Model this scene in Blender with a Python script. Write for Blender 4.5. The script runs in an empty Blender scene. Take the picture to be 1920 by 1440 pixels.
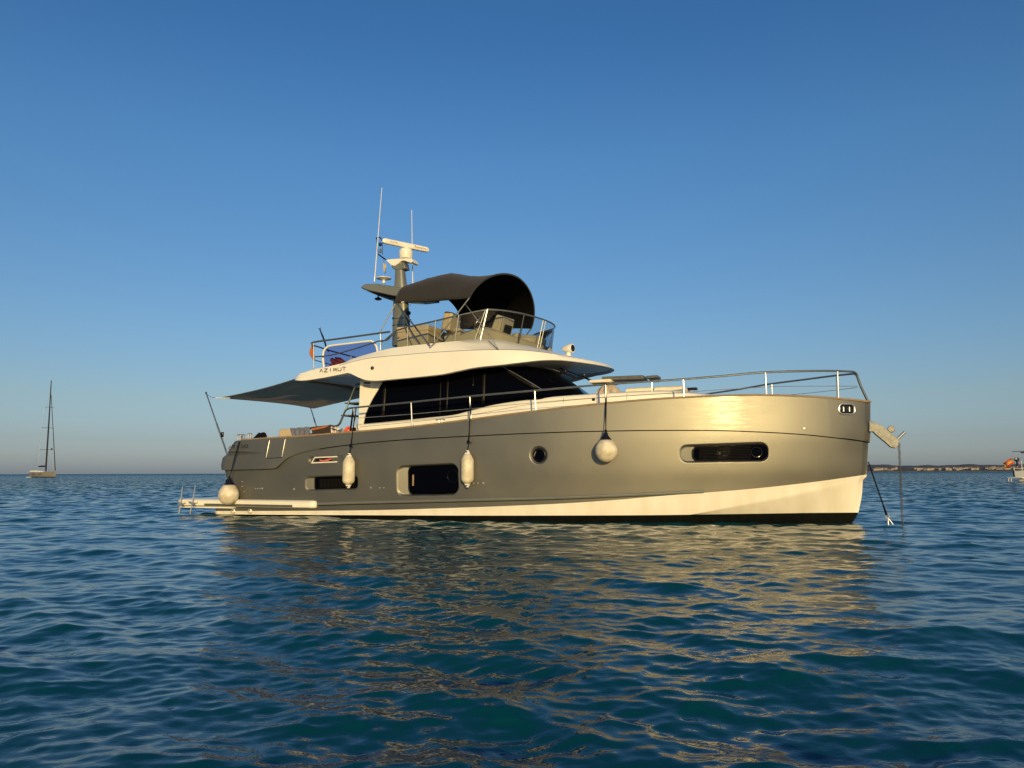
import bpy, math, random
import numpy as np
from mathutils import Vector, Matrix
random.seed(7)
R = math.radians
scene = bpy.context.scene
col = scene.collection

# ------------------------------------------------------------------ camera
CAM_H = 1.05
PITCH, ROLL = 6.86, -0.15
cd = bpy.data.cameras.new("camera"); cam = bpy.data.objects.new("camera", cd); col.objects.link(cam)
cd.lens = 26.0; cd.sensor_width = 36.0; cd.clip_start = 0.1; cd.clip_end = 60000
cam.matrix_world = (Matrix.Translation((0, 0, CAM_H)) @ Matrix.Rotation(R(90 + PITCH), 4, 'X')
                    @ Matrix.Rotation(R(ROLL), 4, 'Z'))
scene.camera = cam
FPX = 26.0 / 36.0 * 1920

# ------------------------------------------------------------------ light
SUN_EL = 9.5
SUN_AZ = R(180 - 7.8)          # compass angle of the sun seen from the scene, clockwise from +Y
sun_dir = Vector((math.sin(SUN_AZ) * math.cos(R(SUN_EL)), math.cos(SUN_AZ) * math.cos(R(SUN_EL)), math.sin(R(SUN_EL))))
sd_ = bpy.data.lights.new("sun", 'SUN'); sd_.energy = 3.95; sd_.angle = R(0.55); sd_.color = (1.0, 0.715, 0.29)
so = bpy.data.objects.new("sun", sd_); col.objects.link(so)
so.rotation_euler = sun_dir.to_track_quat('Z', 'Y').to_euler()

w = bpy.data.worlds.new("World"); scene.world = w; w.use_nodes = True
nt = w.node_tree; nt.nodes.clear()
wo = nt.nodes.new("ShaderNodeOutputWorld"); bg = nt.nodes.new("ShaderNodeBackground")
sky = nt.nodes.new("ShaderNodeTexSky"); sky.sky_type = 'NISHITA'; sky.sun_disc = False
sky.sun_elevation = R(SUN_EL); sky.sun_rotation = SUN_AZ
sky.altitude = 0; sky.air_density = 1.0; sky.dust_density = 1.0; sky.ozone_density = 2.0
SKY_K = 2.0
SKY_STOPS = [(p_, tuple(v_/SKY_K for v_ in c_)) for p_, c_ in [(0.0, (.80, 1.0, 1.85)), (.018, (.75, .90, 1.55)), (.042, (.68, .78, 1.2)), (.092, (.73, .80, .98)), (.186, (.69, .86, 1.07)),
             (.40, (.58, .94, 1.25)), (.53, (.43, .83, 1.22)), (1.0, (.36, .80, 1.25))]]
# the sky's own tint by height: violet-grey low band opposite the sun, clear blue above
tc = nt.nodes.new("ShaderNodeTexCoord"); sx = nt.nodes.new("ShaderNodeSeparateXYZ")
rmp = nt.nodes.new("ShaderNodeValToRGB"); mul = nt.nodes.new("ShaderNodeMix"); mul.data_type = 'RGBA'; mul.blend_type = 'MULTIPLY'
mul.inputs[0].default_value = 1.0
nt.links.new(tc.outputs['Generated'], sx.inputs[0]); nt.links.new(sx.outputs['Z'], rmp.inputs[0])
nt.links.new(sky.outputs[0], mul.inputs[6]); nt.links.new(rmp.outputs[0], mul.inputs[7])
vm = nt.nodes.new('ShaderNodeVectorMath'); vm.operation = 'SCALE'; vm.inputs[3].default_value = SKY_K
nt.links.new(mul.outputs[2], vm.inputs[0]); nt.links.new(vm.outputs[0], bg.inputs[0]); nt.links.new(bg.outputs[0], wo.inputs[0])
cr = rmp.color_ramp
cr.elements[0].position = SKY_STOPS[0][0]; cr.elements[0].color = (*SKY_STOPS[0][1], 1)
cr.elements[1].position = SKY_STOPS[-1][0]; cr.elements[1].color = (*SKY_STOPS[-1][1], 1)
for p_, c_ in SKY_STOPS[1:-1]:
    e_ = cr.elements.new(p_); e_.color = (*c_, 1)
bg.inputs[1].default_value = 0.12
scene.view_settings.view_transform = 'Standard'; scene.view_settings.look = 'None'
scene.view_settings.exposure = 0.0; scene.view_settings.gamma = 1.0
scene.cycles.max_bounces = 8; scene.cycles.transparent_max_bounces = 12
scene.cycles.sample_clamp_indirect = 6.0

# ------------------------------------------------------------------ boat frame
ALPHA = R(22.5)
ORG = Vector((-6.75, 20.83, 0))
BOAT = Matrix.Translation(ORG) @ Matrix.Rotation(-ALPHA, 4, 'Z')
INV = BOAT.inverted(); IR = INV.to_3x3(); CMW = cam.matrix_world.to_3x3()
CO = INV @ cam.matrix_world.translation

def ray(px, py):
    d = CMW @ Vector(((px - 960) / FPX, -(py - 720) / FPX, -1))
    return IR @ d
def P(px, py, S):
    """point of the boat's starboard plane S metres off the centreline, seen at px,py of the photo"""
    d = ray(px, py); t = (-S - CO.y) / d.y
    q = CO + d * t
    return Vector((q.x, -S, q.z))
def proj(v):
    q = CMW.transposed() @ (BOAT @ Vector(v) - cam.matrix_world.translation)
    return 960 + FPX * q.x / -q.z, 720 - FPX * q.y / -q.z
def HS(px, py, f):
    S = 2.0
    for i in range(40):
        q = P(px, py, S); S = .5 * S + .5 * float(f(q.x, q.z))
    return P(px, py, S)
def curve(px_pts, f):
    """height over boat length of a line drawn along a surface; smooth through the points"""
    pts = []
    for a in px_pts:
        q = HS(a[0], a[1], f) if callable(f) else P(a[0], a[1], f)
        pts.append((q.x, q.z))
    pts.sort(); xs = np.array([p[0] for p in pts]); zs = np.array([p[1] for p in pts])
    h = np.diff(xs); dl = np.diff(zs) / h
    m = np.zeros(len(xs)); m[0] = dl[0]; m[-1] = dl[-1]
    for i in range(1, len(xs) - 1):
        if dl[i - 1] * dl[i] <= 0: m[i] = 0 if abs(dl[i-1] - dl[i]) > .5 else (dl[i-1] + dl[i]) / 2
        else:
            w1 = 2 * h[i] + h[i - 1]; w2 = h[i] + 2 * h[i - 1]
            m[i] = (w1 + w2) / (w1 / dl[i - 1] + w2 / dl[i])
    def fn(x):
        x = np.asarray(x, float); xc = np.clip(x, xs[0], xs[-1])
        i = np.clip(np.searchsorted(xs, xc) - 1, 0, len(xs) - 2)
        t = (xc - xs[i]) / h[i]
        return ((2*t**3 - 3*t**2 + 1) * zs[i] + (t**3 - 2*t**2 + t) * h[i] * m[i]
                + (-2*t**3 + 3*t**2) * zs[i + 1] + (t**3 - t**2) * h[i] * m[i + 1])
    fn.x0 = xs[0]; fn.x1 = xs[-1]
    return fn

# ------------------------------------------------------------------ materials
def mat(name, base, rough=.5, metal=0., ior=1.5, coat=0., coat_r=.05, noise=None, bump=None, trans=0., spec=None, sheen=0., var_axis=None, bump_axis=None):
    m = bpy.data.materials.new(name); m.use_nodes = True
    n = m.node_tree.nodes; l = m.node_tree.links; b = n['Principled BSDF']
    b.inputs['Base Color'].default_value = (*base, 1); b.inputs['Roughness'].default_value = rough
    b.inputs['Metallic'].default_value = metal; b.inputs['IOR'].default_value = ior
    b.inputs['Coat Weight'].default_value = coat; b.inputs['Coat Roughness'].default_value = coat_r
    b.inputs['Transmission Weight'].default_value = trans
    if spec is not None: b.inputs['Specular IOR Level'].default_value = spec
    if sheen: b.inputs['Sheen Weight'].default_value = sheen
    tcn = n.new('ShaderNodeTexCoord')
    mp = n.new('ShaderNodeMapping'); l.new(tcn.outputs['Object'], mp.inputs[0])
    if var_axis: mp.inputs['Scale'].default_value = var_axis
    if noise:   # (scale, amount)
        t = n.new('ShaderNodeTexNoise'); t.inputs['Scale'].default_value = noise[0]; t.inputs['Detail'].default_value = 6
        l.new(mp.outputs[0], t.inputs[0])
        cr = n.new('ShaderNodeValToRGB'); cr.color_ramp.elements[0].position = .3; cr.color_ramp.elements[1].position = .75
        k = 1 - noise[1]
        tint = noise[2] if len(noise) > 2 else (k, k, k)
        cr.color_ramp.elements[0].color = (base[0]*tint[0], base[1]*tint[1], base[2]*tint[2], 1)
        cr.color_ramp.elements[1].color = (*[min(1, c * (1 + noise[1] * .4)) for c in base], 1)
        l.new(t.outputs[0], cr.inputs[0]); l.new(cr.outputs[0], b.inputs['Base Color'])
        rr = n.new('ShaderNodeMapRange'); rr.inputs[3].default_value = max(0, rough * .85); rr.inputs[4].default_value = min(1, rough * 1.2)
        l.new(t.outputs[0], rr.inputs[0]); l.new(rr.outputs[0], b.inputs['Roughness'])
    if bump:    # (scale, strength, distance)
        t2 = n.new('ShaderNodeTexNoise'); t2.inputs['Scale'].default_value = bump[0]; t2.inputs['Detail'].default_value = 3
        mpb = mp
        if bump_axis:
            mpb = n.new('ShaderNodeMapping'); l.new(tcn.outputs['Object'], mpb.inputs[0]); mpb.inputs['Scale'].default_value = bump_axis
        l.new(mpb.outputs[0], t2.inputs[0])
        bm = n.new('ShaderNodeBump'); bm.inputs['Strength'].default_value = bump[1]; bm.inputs['Distance'].default_value = bump[2]
        l.new(t2.outputs[0], bm.inputs['Height']); l.new(bm.outputs[0], b.inputs['Normal'])
        l.new(bm.outputs[0], b.inputs['Coat Normal'])
    return m
M = {}
M['paint'] = mat('grey_metallic_paint', (.215, .211, .184), .49, .78, coat=.10, coat_r=.10, noise=(1.2, .10), bump=(1.3, 1.0, .0009), bump_axis=(.3, .3, 120))
M['mast'] = mat('mast_grey_paint', (.19, .20, .175), .42, .3, coat=.3, noise=(3, .1))
M['white'] = mat('white_gelcoat', (.80, .78, .70), .30, coat=.3, noise=(1.5, .05), bump=(1.2, .08, .01))
M['bottom'] = mat('weathered_white_bottom', (.78, .75, .68), .38, coat=.2, noise=(2.0, .12, (.90, .87, .80)), var_axis=(1.6, 1, .35))
M['black'] = mat('black_antifouling', (.006, .007, .0065), .6, spec=.04, noise=(9, .4))
M['glass'] = mat('black_glass', (.0015, .002, .005), .04, ior=1.10, spec=.3)
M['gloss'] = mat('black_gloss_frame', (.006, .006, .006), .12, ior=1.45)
M['steel'] = mat('polished_stainless', (.66, .65, .62), .30, .80, noise=(12, .1))
M['tube'] = mat('dark_reflecting_tube', (.25, .27, .26), .34, .8, noise=(12, .15))
M['galv'] = mat('galvanised_steel', (.33, .33, .30), .5, .6, noise=(14, .35), bump=(30, .3, .003))
M['chain'] = mat('weathered_chain', (.12, .10, .08), .6, .6, noise=(30, .4))
M['cap'] = mat('tan_cap_rail', (.30, .22, .14), .5, noise=(8, .2))
M['rub'] = mat('grey_rubber', (.10, .105, .10), .55, noise=(10, .2))
M['canvas'] = mat('brown_black_canvas', (.021, .0200, .0205), .85, noise=(18, .15), bump=(60, .25, .003), sheen=.1)
M['sail'] = mat('grey_mesh_canvas', (.34, .25, .165), .85, noise=(3, .25), bump=(2.2, .5, .03))
M['beige'] = mat('beige_upholstery', (.50, .40, .27), .6, noise=(5, .12), bump=(3, .2, .01))
M['cream'] = mat('cream_cushion', (.78, .70, .52), .7, noise=(5, .1), bump=(4, .3, .01))
M['cloth'] = mat('crumpled_beige_cloth', (.50, .42, .31), .85, noise=(5, .2), bump=(9, .9, .03))
M['rope'] = mat('black_rope', (.006, .006, .012), .9, spec=.1, bump=(90, .6, .004))
M['navy'] = mat('navy_sleeve', (.006, .008, .025), .8, spec=.15, bump=(20, .4, .01))
M['fend'] = mat('weathered_fender_vinyl', (.72, .67, .55), .48, noise=(7, .30, (.66, .62, .54)), bump=(10, .15, .004))
M['fendend'] = mat('white_fender_end', (.72, .70, .64), .4, noise=(10, .1))
M['ink'] = mat('dark_lettering', (.02, .018, .015), .5)
M['redink'] = mat('dark_red_lettering', (.20, .025, .02), .5)
M['orange'] = mat('orange_float', (.75, .09, .02), .5, noise=(8, .1))
M['towel'] = mat('blue_grey_towel', (.14, .15, .21), .95, noise=(14, .3), bump=(14, .8, .02))
M['brown'] = mat('dark_brown_fabric', (.035, .024, .018), .85, noise=(10, .3), bump=(16, .6, .01))
M['orangecloth'] = mat('orange_brown_fabric', (.42, .13, .04), .8, noise=(9, .25), bump=(14, .6, .01))
M['red'] = mat('faded_red_cloth', (.60, .12, .10), .85, noise=(9, .3), bump=(14, .8, .02))
M['screen'] = mat('dark_screen', (.012, .013, .014), .15)
M['teak'] = mat('pale_teak_deck', (.42, .33, .22), .6, noise=(4, .2), var_axis=(1, 14, 1))
M['flagyel'] = mat('flag_yellow', (.50, .30, .05), .8); M['flagred'] = mat('flag_red', (.50, .03, .03), .8)
M['farmast'] = mat('dark_carbon_mast', (.018, .020, .022), .6, spec=.2)
M['farhull'] = mat('tan_grey_hull', (.21, .20, .18), .35, noise=(.6, .15))
M['land'] = mat('hazed_scrub_land', (.095, .092, .082), .95, noise=(.02, .5))  # grey distance haze is mixed into the land's base colour
M['plaster'] = mat('pale_plaster', (.36, .34, .31), .8); M['tile'] = mat('terracotta_tiles', (.19, .14, .11), .8)

def glassmat(name, tint, refl=.12):
    m = bpy.data.materials.new(name); m.use_nodes = True; n = m.node_tree.nodes; l = m.node_tree.links; n.clear()
    o = n.new('ShaderNodeOutputMaterial'); t = n.new('ShaderNodeBsdfTransparent'); t.inputs[0].default_value = (*tint, 1)
    g = n.new('ShaderNodeBsdfGlossy'); g.inputs['Roughness'].default_value = .02
    f = n.new('ShaderNodeFresnel'); f.inputs[0].default_value = 1.25
    mx = n.new('ShaderNodeMixShader')
    l.new(f.outputs[0], mx.inputs[0]); l.new(t.outputs[0], mx.inputs[1]); l.new(g.outputs[0], mx.inputs[2]); l.new(mx.outputs[0], o.inputs[0])
    return m
M['clear'] = glassmat('smoked_clear_glass', (.68, .74, .76))
M['purple'] = glassmat('violet_tinted_film', (.40, .41, .62))

# ------------------------------------------------------------------ mesh helpers
class MB:
    def __init__(s): s.v = []; s.f = []
    def add(s, v, f):
        o = len(s.v); s.v += [tuple(a) for a in v]; s.f += [tuple(o + i for i in q) for q in f]; return s
    def grid(s, rows, flip=False, close=False):
        n = len(rows[0]); v = [p for r in rows for p in r]; f = []
        for j in range(len(rows) - 1):
            for i in range(n - 1 + (1 if close else 0)):
                a = j*n + i; b = j*n + (i+1) % n; c = b + n; d = a + n
                f.append((a, d, c, b) if flip else (a, b, c, d))
        return s.add(v, f)
    def box(s, c, size, rot=None):
        v = [Vector((x*size[0]/2, y*size[1]/2, z*size[2]/2)) for x in (-1, 1) for y in (-1, 1) for z in (-1, 1)]
        if rot is not None: v = [rot @ p for p in v]
        v = [p + Vector(c) for p in v]
        return s.add(v, [(0,1,3,2), (4,6,7,5), (0,4,5,1), (2,3,7,6), (0,2,6,4), (1,5,7,3)])
    def tube(s, pts, r, n=10, closed=False, cap=True):
        pts = [Vector(p) for p in pts]; m = len(pts); rr = r if hasattr(r, '__len__') else [r] * m
        rows = []; up = None
        for i, p in enumerate(pts):
            if closed: d = pts[(i+1) % m] - pts[i-1]
            else: d = pts[min(i+1, m-1)] - pts[max(i-1, 0)]
            if d.length < 1e-9: d = Vector((0, 0, 1))
            d.normalize()
            if up is None: up = Vector((0, 0, 1)) if abs(d.z) < .9 else Vector((1, 0, 0))
            a = d.cross(up).normalized(); up = a.cross(d).normalized(); b = up
            rows.append([p + (a*math.cos(2*math.pi*k/n) + b*math.sin(2*math.pi*k/n)) * rr[i] for k in range(n)])
        if closed: rows.append(rows[0])
        o = len(s.v); s.grid(rows, close=True)
        if cap and not closed:
            s.f.append(tuple(o + k for k in range(n))[::-1]); s.f.append(tuple(o + (m-1)*n + k for k in range(n)))
        return s
    def lathe(s, prof, c=(0,0,0), axis=None, n=32, sc=(1,1)):
        c = Vector(c); ax = Vector(axis or (0, 0, 1)).normalized()
        a = ax.orthogonal().normalized(); b = ax.cross(a)
        rows = [[c + ax*z + (a*math.cos(2*math.pi*k/n)*sc[0] + b*math.sin(2*math.pi*k/n)*sc[1])*r for k in range(n)] for r, z in prof]
        o = len(s.v); s.grid(rows, close=True)
        s.f.append(tuple(o + k for k in range(n))[::-1]); s.f.append(tuple(o + (len(rows)-1)*n + k for k in range(n)))
        return s
    def prism(s, poly, off):
        """poly: 3-D outline, off: vector through the thickness"""
        n = len(poly); off = Vector(off); v = [Vector(p) for p in poly] + [Vector(p) + off for p in poly]
        f = [tuple(range(n))[::-1], tuple(range(n, 2*n))] + [(i, (i+1) % n, n + (i+1) % n, n + i) for i in range(n)]
        return s.add(v, f)
    def build(s, name, m, parent=None, smooth=35, bevel=0., solid=0., mirror=False, sub=0):
        if mirror:
            o = len(s.v); s.v += [(x, -y, z) for x, y, z in s.v]; s.f += [tuple(o + i for i in q)[::-1] for q in s.f]
        me = bpy.data.meshes.new(name); me.from_pydata([tuple(p) for p in s.v], [], s.f)
        me.materials.append(M[m] if isinstance(m, str) else m)
        import bmesh
        bm = bmesh.new(); bm.from_mesh(me); bmesh.ops.remove_doubles(bm, verts=bm.verts, dist=1e-5)
        bmesh.ops.recalc_face_normals(bm, faces=bm.faces); bm.to_mesh(me); bm.free()
        if smooth:
            me.polygons.foreach_set('use_smooth', [True] * len(me.polygons)); me.set_sharp_from_angle(angle=R(smooth))
        ob = bpy.data.objects.new(name, me); col.objects.link(ob)
        if parent is not None: ob.parent = parent
        if solid: md = ob.modifiers.new('thick', 'SOLIDIFY'); md.thickness = solid; md.offset = 0
        if bevel:
            md = ob.modifiers.new('bevel', 'BEVEL'); md.width = bevel; md.segments = 3; md.limit_method = 'ANGLE'; md.angle_limit = R(40)
        if sub: md = ob.modifiers.new('sub', 'SUBSURF'); md.levels = sub; md.render_levels = sub
        return ob
def tag(o, label=None, cat=None, group=None, kind=None):
    if label: o['label'] = label
    if cat: o['category'] = cat
    if group: o['group'] = group
    if kind: o['kind'] = kind
    return o
def empty(name, mw=None, loc=None):
    o = bpy.data.objects.new(name, None); o.empty_display_size = .3; col.objects.link(o)
    if mw is not None: o.matrix_world = mw
    if loc is not None: o.location = loc
    return o
def smooth_path(pts, n=8):
    pts = [Vector(p) for p in pts]; out = []
    for i in range(len(pts) - 1):
        p0 = pts[max(i-1, 0)]; p1 = pts[i]; p2 = pts[i+1]; p3 = pts[min(i+2, len(pts)-1)]
        for k in range(n):
            t = k / n
            out.append(.5 * ((2*p1) + (-p0 + p2)*t + (2*p0 - 5*p1 + 4*p2 - p3)*t*t + (-p0 + 3*p1 - 3*p2 + p3)*t**3))
    out.append(pts[-1]); return out
def text_obj(name, body, m, parent, origin, xdir, updir, size, ext=.002, squash=1.0, spacing=1.0):
    cu = bpy.data.curves.new(name, 'FONT'); cu.body = body; cu.size = size; cu.extrude = ext; cu.space_character = spacing
    t = bpy.data.objects.new(name + '_tmp', cu); col.objects.link(t)
    bpy.context.view_layer.update()
    me = bpy.data.meshes.new_from_object(t.evaluated_get(bpy.context.evaluated_depsgraph_get()))
    bpy.data.objects.remove(t); bpy.data.curves.remove(cu)
    x = Vector(xdir).normalized(); u = Vector(updir); nrm = x.cross(u).normalized(); u = nrm.cross(x).normalized()
    mw = Matrix((x, u, nrm)).transposed().to_4x4()
    for v in me.vertices: v.co = (mw @ Vector((v.co.x * squash, v.co.y, v.co.z))) + Vector(origin)
    me.materials.clear(); me.materials.append(M[m]); me.name = name
    ob = bpy.data.objects.new(name, me); col.objects.link(ob); ob.parent = parent
    return ob

# ================================================================== SEA
def build_water():
    rng = np.random.default_rng(11)
    a0 = R(62); na = 1500
    rs = [1.1]
    while rs[-1] < 420: rs.append(rs[-1] * 1.0038 if rs[-1] > 3 else rs[-1] + .0115)
    rs = np.array(rs, np.float32); th = np.linspace(-a0, a0, na).astype(np.float32)
    TH, RR = np.meshgrid(th, rs); X = RR * np.sin(TH); Y = RR * np.cos(TH)
    sp = np.maximum(np.gradient(rs)[:, None] * 1.0, RR * (th[1] - th[0])).astype(np.float32)
    Z = np.zeros_like(X); DX = np.zeros_like(X); DY = np.zeros_like(X)
    comps = []
    for i in range(170):
        lam = 0.075 * (1.25 / 0.075) ** (rng.random())
        main = R(-100 + 0) ; spread = R(26) if lam > .8 else R(44)
        d = main + rng.normal() * spread
        st = 0.0152 * (1.0 if lam > .22 else 1.0)
        comps.append((lam, d, st))
    comps += [(6.5, R(-75), .008), (4.2, R(-118), .010), (2.7, R(-84), .018), (2.1, R(-60), .022), (1.6, R(-110), .024), (1.45, R(-70), .026)]
    # patchy wind: amplitude varies slowly over the surface
    patch = 1 + .28*np.sin(X*.37 + Y*.21 + 1.1) * np.sin(Y*.29 - X*.13 + .4) + .16*np.sin(X*.9 - .5*Y + 2) * np.sin(.7*Y + .3*X)
    for lam, d, st in comps:
        k = 2*math.pi/lam; A = st / k; ph = rng.random() * 2*math.pi
        filt = np.clip((lam / sp - 2.5) / 3.0, 0, 1)
        kx, ky = k*math.cos(d), k*math.sin(d)
        arg = kx*X + ky*Y + ph + .35*np.sin(.31*k*X*math.sin(d+.9) + ph*3) 
        s = np.sin(arg); c = np.cos(arg); a = A * filt * (patch if lam < 2 else 1)
        Z += a * s; DX += .9 * a * c * math.cos(d); DY += .9 * a * c * math.sin(d)
    # fade out to the flat sea far away
    X2 = X + DX; Y2 = Y + DY
    co = np.stack([X2, Y2, Z], -1).reshape(-1, 3); nr = len(rs)
    # far rings out to the horizon
    far = np.array([700, 1500, 4000, 12000, 40000], np.float32)
    extra = []
    for r_ in far: extra.append(np.stack([r_*np.sin(th), r_*np.cos(th), np.zeros_like(th)], -1))
    co = np.concatenate([co] + extra); nrt = nr + len(far)
    idx = np.arange(nrt*na).reshape(nrt, na)
    q = np.stack([idx[:-1, :-1], idx[:-1, 1:], idx[1:, 1:], idx[1:, :-1]], -1).reshape(-1, 4)
    # the rest of the circle, coarse, and the disc under the camera
    rs2 = np.concatenate([[0.02], np.geomspace(1.1, 40000, 60)]); th2 = np.linspace(a0, 2*math.pi - a0, 160)
    T2, R2 = np.meshgrid(th2, rs2)
    c2 = np.stack([R2*np.sin(T2), R2*np.cos(T2), 0*R2 - .01], -1).reshape(-1, 3)
    i2 = np.arange(len(rs2)*160).reshape(len(rs2), 160) + len(co)
    q2 = np.stack([i2[:-1, :-1], i2[:-1, 1:], i2[1:, 1:], i2[1:, :-1]], -1).reshape(-1, 4)
    co = np.concatenate([co, c2]).astype(np.float32); q = np.concatenate([q, q2]).astype(np.int32)[:, ::-1]
    me = bpy.data.meshes.new('sea_water'); me.vertices.add(len(co)); me.vertices.foreach_set('co', co.ravel())
    me.loops.add(q.size); me.loops.foreach_set('vertex_index', q.ravel().copy())
    me.polygons.add(len(q)); me.polygons.foreach_set('loop_start', np.arange(0, q.size, 4, dtype=np.int32))
    me.update(calc_edges=True); me.polygons.foreach_set('use_smooth', np.ones(len(q), bool))
    m = bpy.data.materials.new('sea_water'); m.use_nodes = True; n = m.node_tree.nodes; l = m.node_tree.links; b = n['Principled BSDF']
    b.inputs['Base Color'].default_value = (.001, .050, .068, 1); b.inputs['Roughness'].default_value = .045; b.inputs['IOR'].default_value = 1.333; b.inputs['Specular Tint'].default_value = (.85, .98, .955, 1)
    g = n.new('ShaderNodeNewGeometry'); cdn = n.new('ShaderNodeVectorMath'); cdn.operation = 'LENGTH'; l.new(g.outputs['Position'], cdn.inputs[0])
    mr = n.new('ShaderNodeMapRange'); mr.inputs[1].default_value = 20; mr.inputs[2].default_value = 900; mr.inputs[3].default_value = .045; mr.inputs[4].default_value = .30
    l.new(cdn.outputs['Value'], mr.inputs[0]); l.new(mr.outputs[0], b.inputs['Roughness'])
    mp = n.new('ShaderNodeMapping'); mp.inputs['Scale'].default_value = (.8, 1.25, 1); l.new(g.outputs['Position'], mp.inputs[0])
    t1 = n.new('ShaderNodeTexNoise'); t1.inputs['Scale'].default_value = 7; t1.inputs['Detail'].default_value = 4; l.new(mp.outputs[0], t1.inputs[0])
    b1 = n.new('ShaderNodeBump'); b1.inputs['Strength'].default_value = .35; b1.inputs['Distance'].default_value = .022; l.new(t1.outputs[0], b1.inputs['Height'])
    mp2 = n.new('ShaderNodeMapping'); mp2.inputs['Scale'].default_value = (.5, 1.0, 1); l.new(g.outputs['Position'], mp2.inputs[0])
    t2 = n.new('ShaderNodeTexNoise'); t2.inputs['Scale'].default_value = 1.1; t2.inputs['Detail'].default_value = 6; l.new(mp2.outputs[0], t2.inputs[0])
    mr2 = n.new('ShaderNodeMapRange'); mr2.inputs[1].default_value = 14; mr2.inputs[2].default_value = 110; mr2.inputs[3].default_value = 0; mr2.inputs[4].default_value = 1.0
    l.new(cdn.outputs['Value'], mr2.inputs[0])
    b2 = n.new('ShaderNodeBump'); b2.inputs['Distance'].default_value = .25; l.new(t2.outputs[0], b2.inputs['Height']); l.new(mr2.outputs[0], b2.inputs['Strength'])
    l.new(b1.outputs[0], b2.inputs['Normal'])
    # chop too small for the mesh: the facets of the sea surface tilt at random, more so with distance
    mp3 = n.new('ShaderNodeMapping'); mp3.inputs['Scale'].default_value = (.7, 1.3, 1); l.new(g.outputs['Position'], mp3.inputs[0])
    t3 = n.new('ShaderNodeTexNoise'); t3.inputs['Scale'].default_value = 3.0; t3.inputs['Detail'].default_value = 5; l.new(mp3.outputs[0], t3.inputs[0])
    sb3 = n.new('ShaderNodeVectorMath'); sb3.operation = 'SUBTRACT'; sb3.inputs[1].default_value = (.5, .5, .5); l.new(t3.outputs['Color'], sb3.inputs[0])
    ml3 = n.new('ShaderNodeVectorMath'); ml3.operation = 'MULTIPLY'; ml3.inputs[1].default_value = (2.0, 2.4, 0); l.new(sb3.outputs[0], ml3.inputs[0])
    mr3 = n.new('ShaderNodeMapRange'); mr3.inputs[1].default_value = 6; mr3.inputs[2].default_value = 70; mr3.inputs[3].default_value = 0; mr3.inputs[4].default_value = 1.0
    l.new(cdn.outputs['Value'], mr3.inputs[0])
    sc3 = n.new('ShaderNodeVectorMath'); sc3.operation = 'SCALE'; l.new(ml3.outputs[0], sc3.inputs[0]); l.new(mr3.outputs[0], sc3.inputs[3])
    of3 = n.new('ShaderNodeVectorMath'); of3.operation = 'ADD'; of3.inputs[1].default_value = (0, -.19, 0)
    l.new(ml3.outputs[0], of3.inputs[0]); l.new(of3.outputs[0], sc3.inputs[0])     # short seas lean down-wind, toward the near shore
    ad3 = n.new('ShaderNodeVectorMath'); ad3.operation = 'ADD'; l.new(b2.outputs[0], ad3.inputs[0]); l.new(sc3.outputs[0], ad3.inputs[1])
    nz3 = n.new('ShaderNodeVectorMath'); nz3.operation = 'NORMALIZE'; l.new(ad3.outputs[0], nz3.inputs[0]); l.new(nz3.outputs[0], b.inputs['Normal'])
    me.materials.append(m)
    o = bpy.data.objects.new('sea_water', me); col.objects.link(o); o['kind'] = 'structure'; o.location.z = .035
build_water()

# ================================================================== YACHT
Y = empty('motor_yacht', BOAT)
tag(Y, 'large grey and cream motor yacht with dark wraparound windows and flybridge, filling the middle', 'yacht')

stem_px = [(1632, 754), (1632, 826), (1628, 830), (1625, 893), (1618, 900), (1616, 930), (1609.5, 961), (1604, 972), (1596, 984)]
sp_ = [P(a, b, 0) for a, b in stem_px]; sp_.sort(key=lambda p: p.z)
_sz = np.array([-1.0] + [p.z for p in sp_]); _sx = np.array([sp_[0].x - 1.2] + [p.x for p in sp_])
def Xstem(z): return np.interp(z, _sz, _sx)
_zz = np.linspace(-1.5, 4, 400); _k = np.exp(-np.linspace(-3, 3, 61)**2/2); _k /= _k.sum()
_xx = np.convolve(np.pad(np.interp(_zz, _sz, _sx), 30, mode='edge'), _k, 'valid')
def Xstem_s(z): return np.interp(z, _zz, _xx) + .012
st_px = [(447, 825.5), (441, 829), (434, 841), (427, 852), (420, 859), (417.5, 872), (419, 881), (424, 905), (425, 936), (397, 953), (396, 985)]
tp_ = [P(a, b, 2.1) for a, b in st_px]; tp_.sort(key=lambda p: p.z)
_tz = np.array([p.z for p in tp_]); _tx = np.array([p.x for p in tp_])
def Xtran(z): return np.interp(z, _tz, _tx)
def Bh(x, z):
    x = np.asarray(x, float); z = np.asarray(z, float)
    xs = Xstem_s(z); zf = .15*np.log1p(np.exp(np.clip((1.75 - z)/.15, -30, 30))) / 1.75; tum = .046*.12*np.log1p(np.exp(np.clip((z - 1.75)/.12, -30, 30)))
    t = np.clip((x - (xs - 9.5)) / 9.5, 0, 1)
    b = (2.30 - .10*zf**2) * (1 - t**2.5)**(.80 + .22*zf**1.6)
    return np.maximum(b - tum*np.clip(b/.5, 0, 1), 0) - .08*np.clip((3 - x)/3, 0, 1)**2
def corner(x, z, r=.28):
    d = np.clip(x - Xtran(z), 0, r); return r - np.sqrt(np.maximum(r*r - (r - d)**2, 0))

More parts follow.
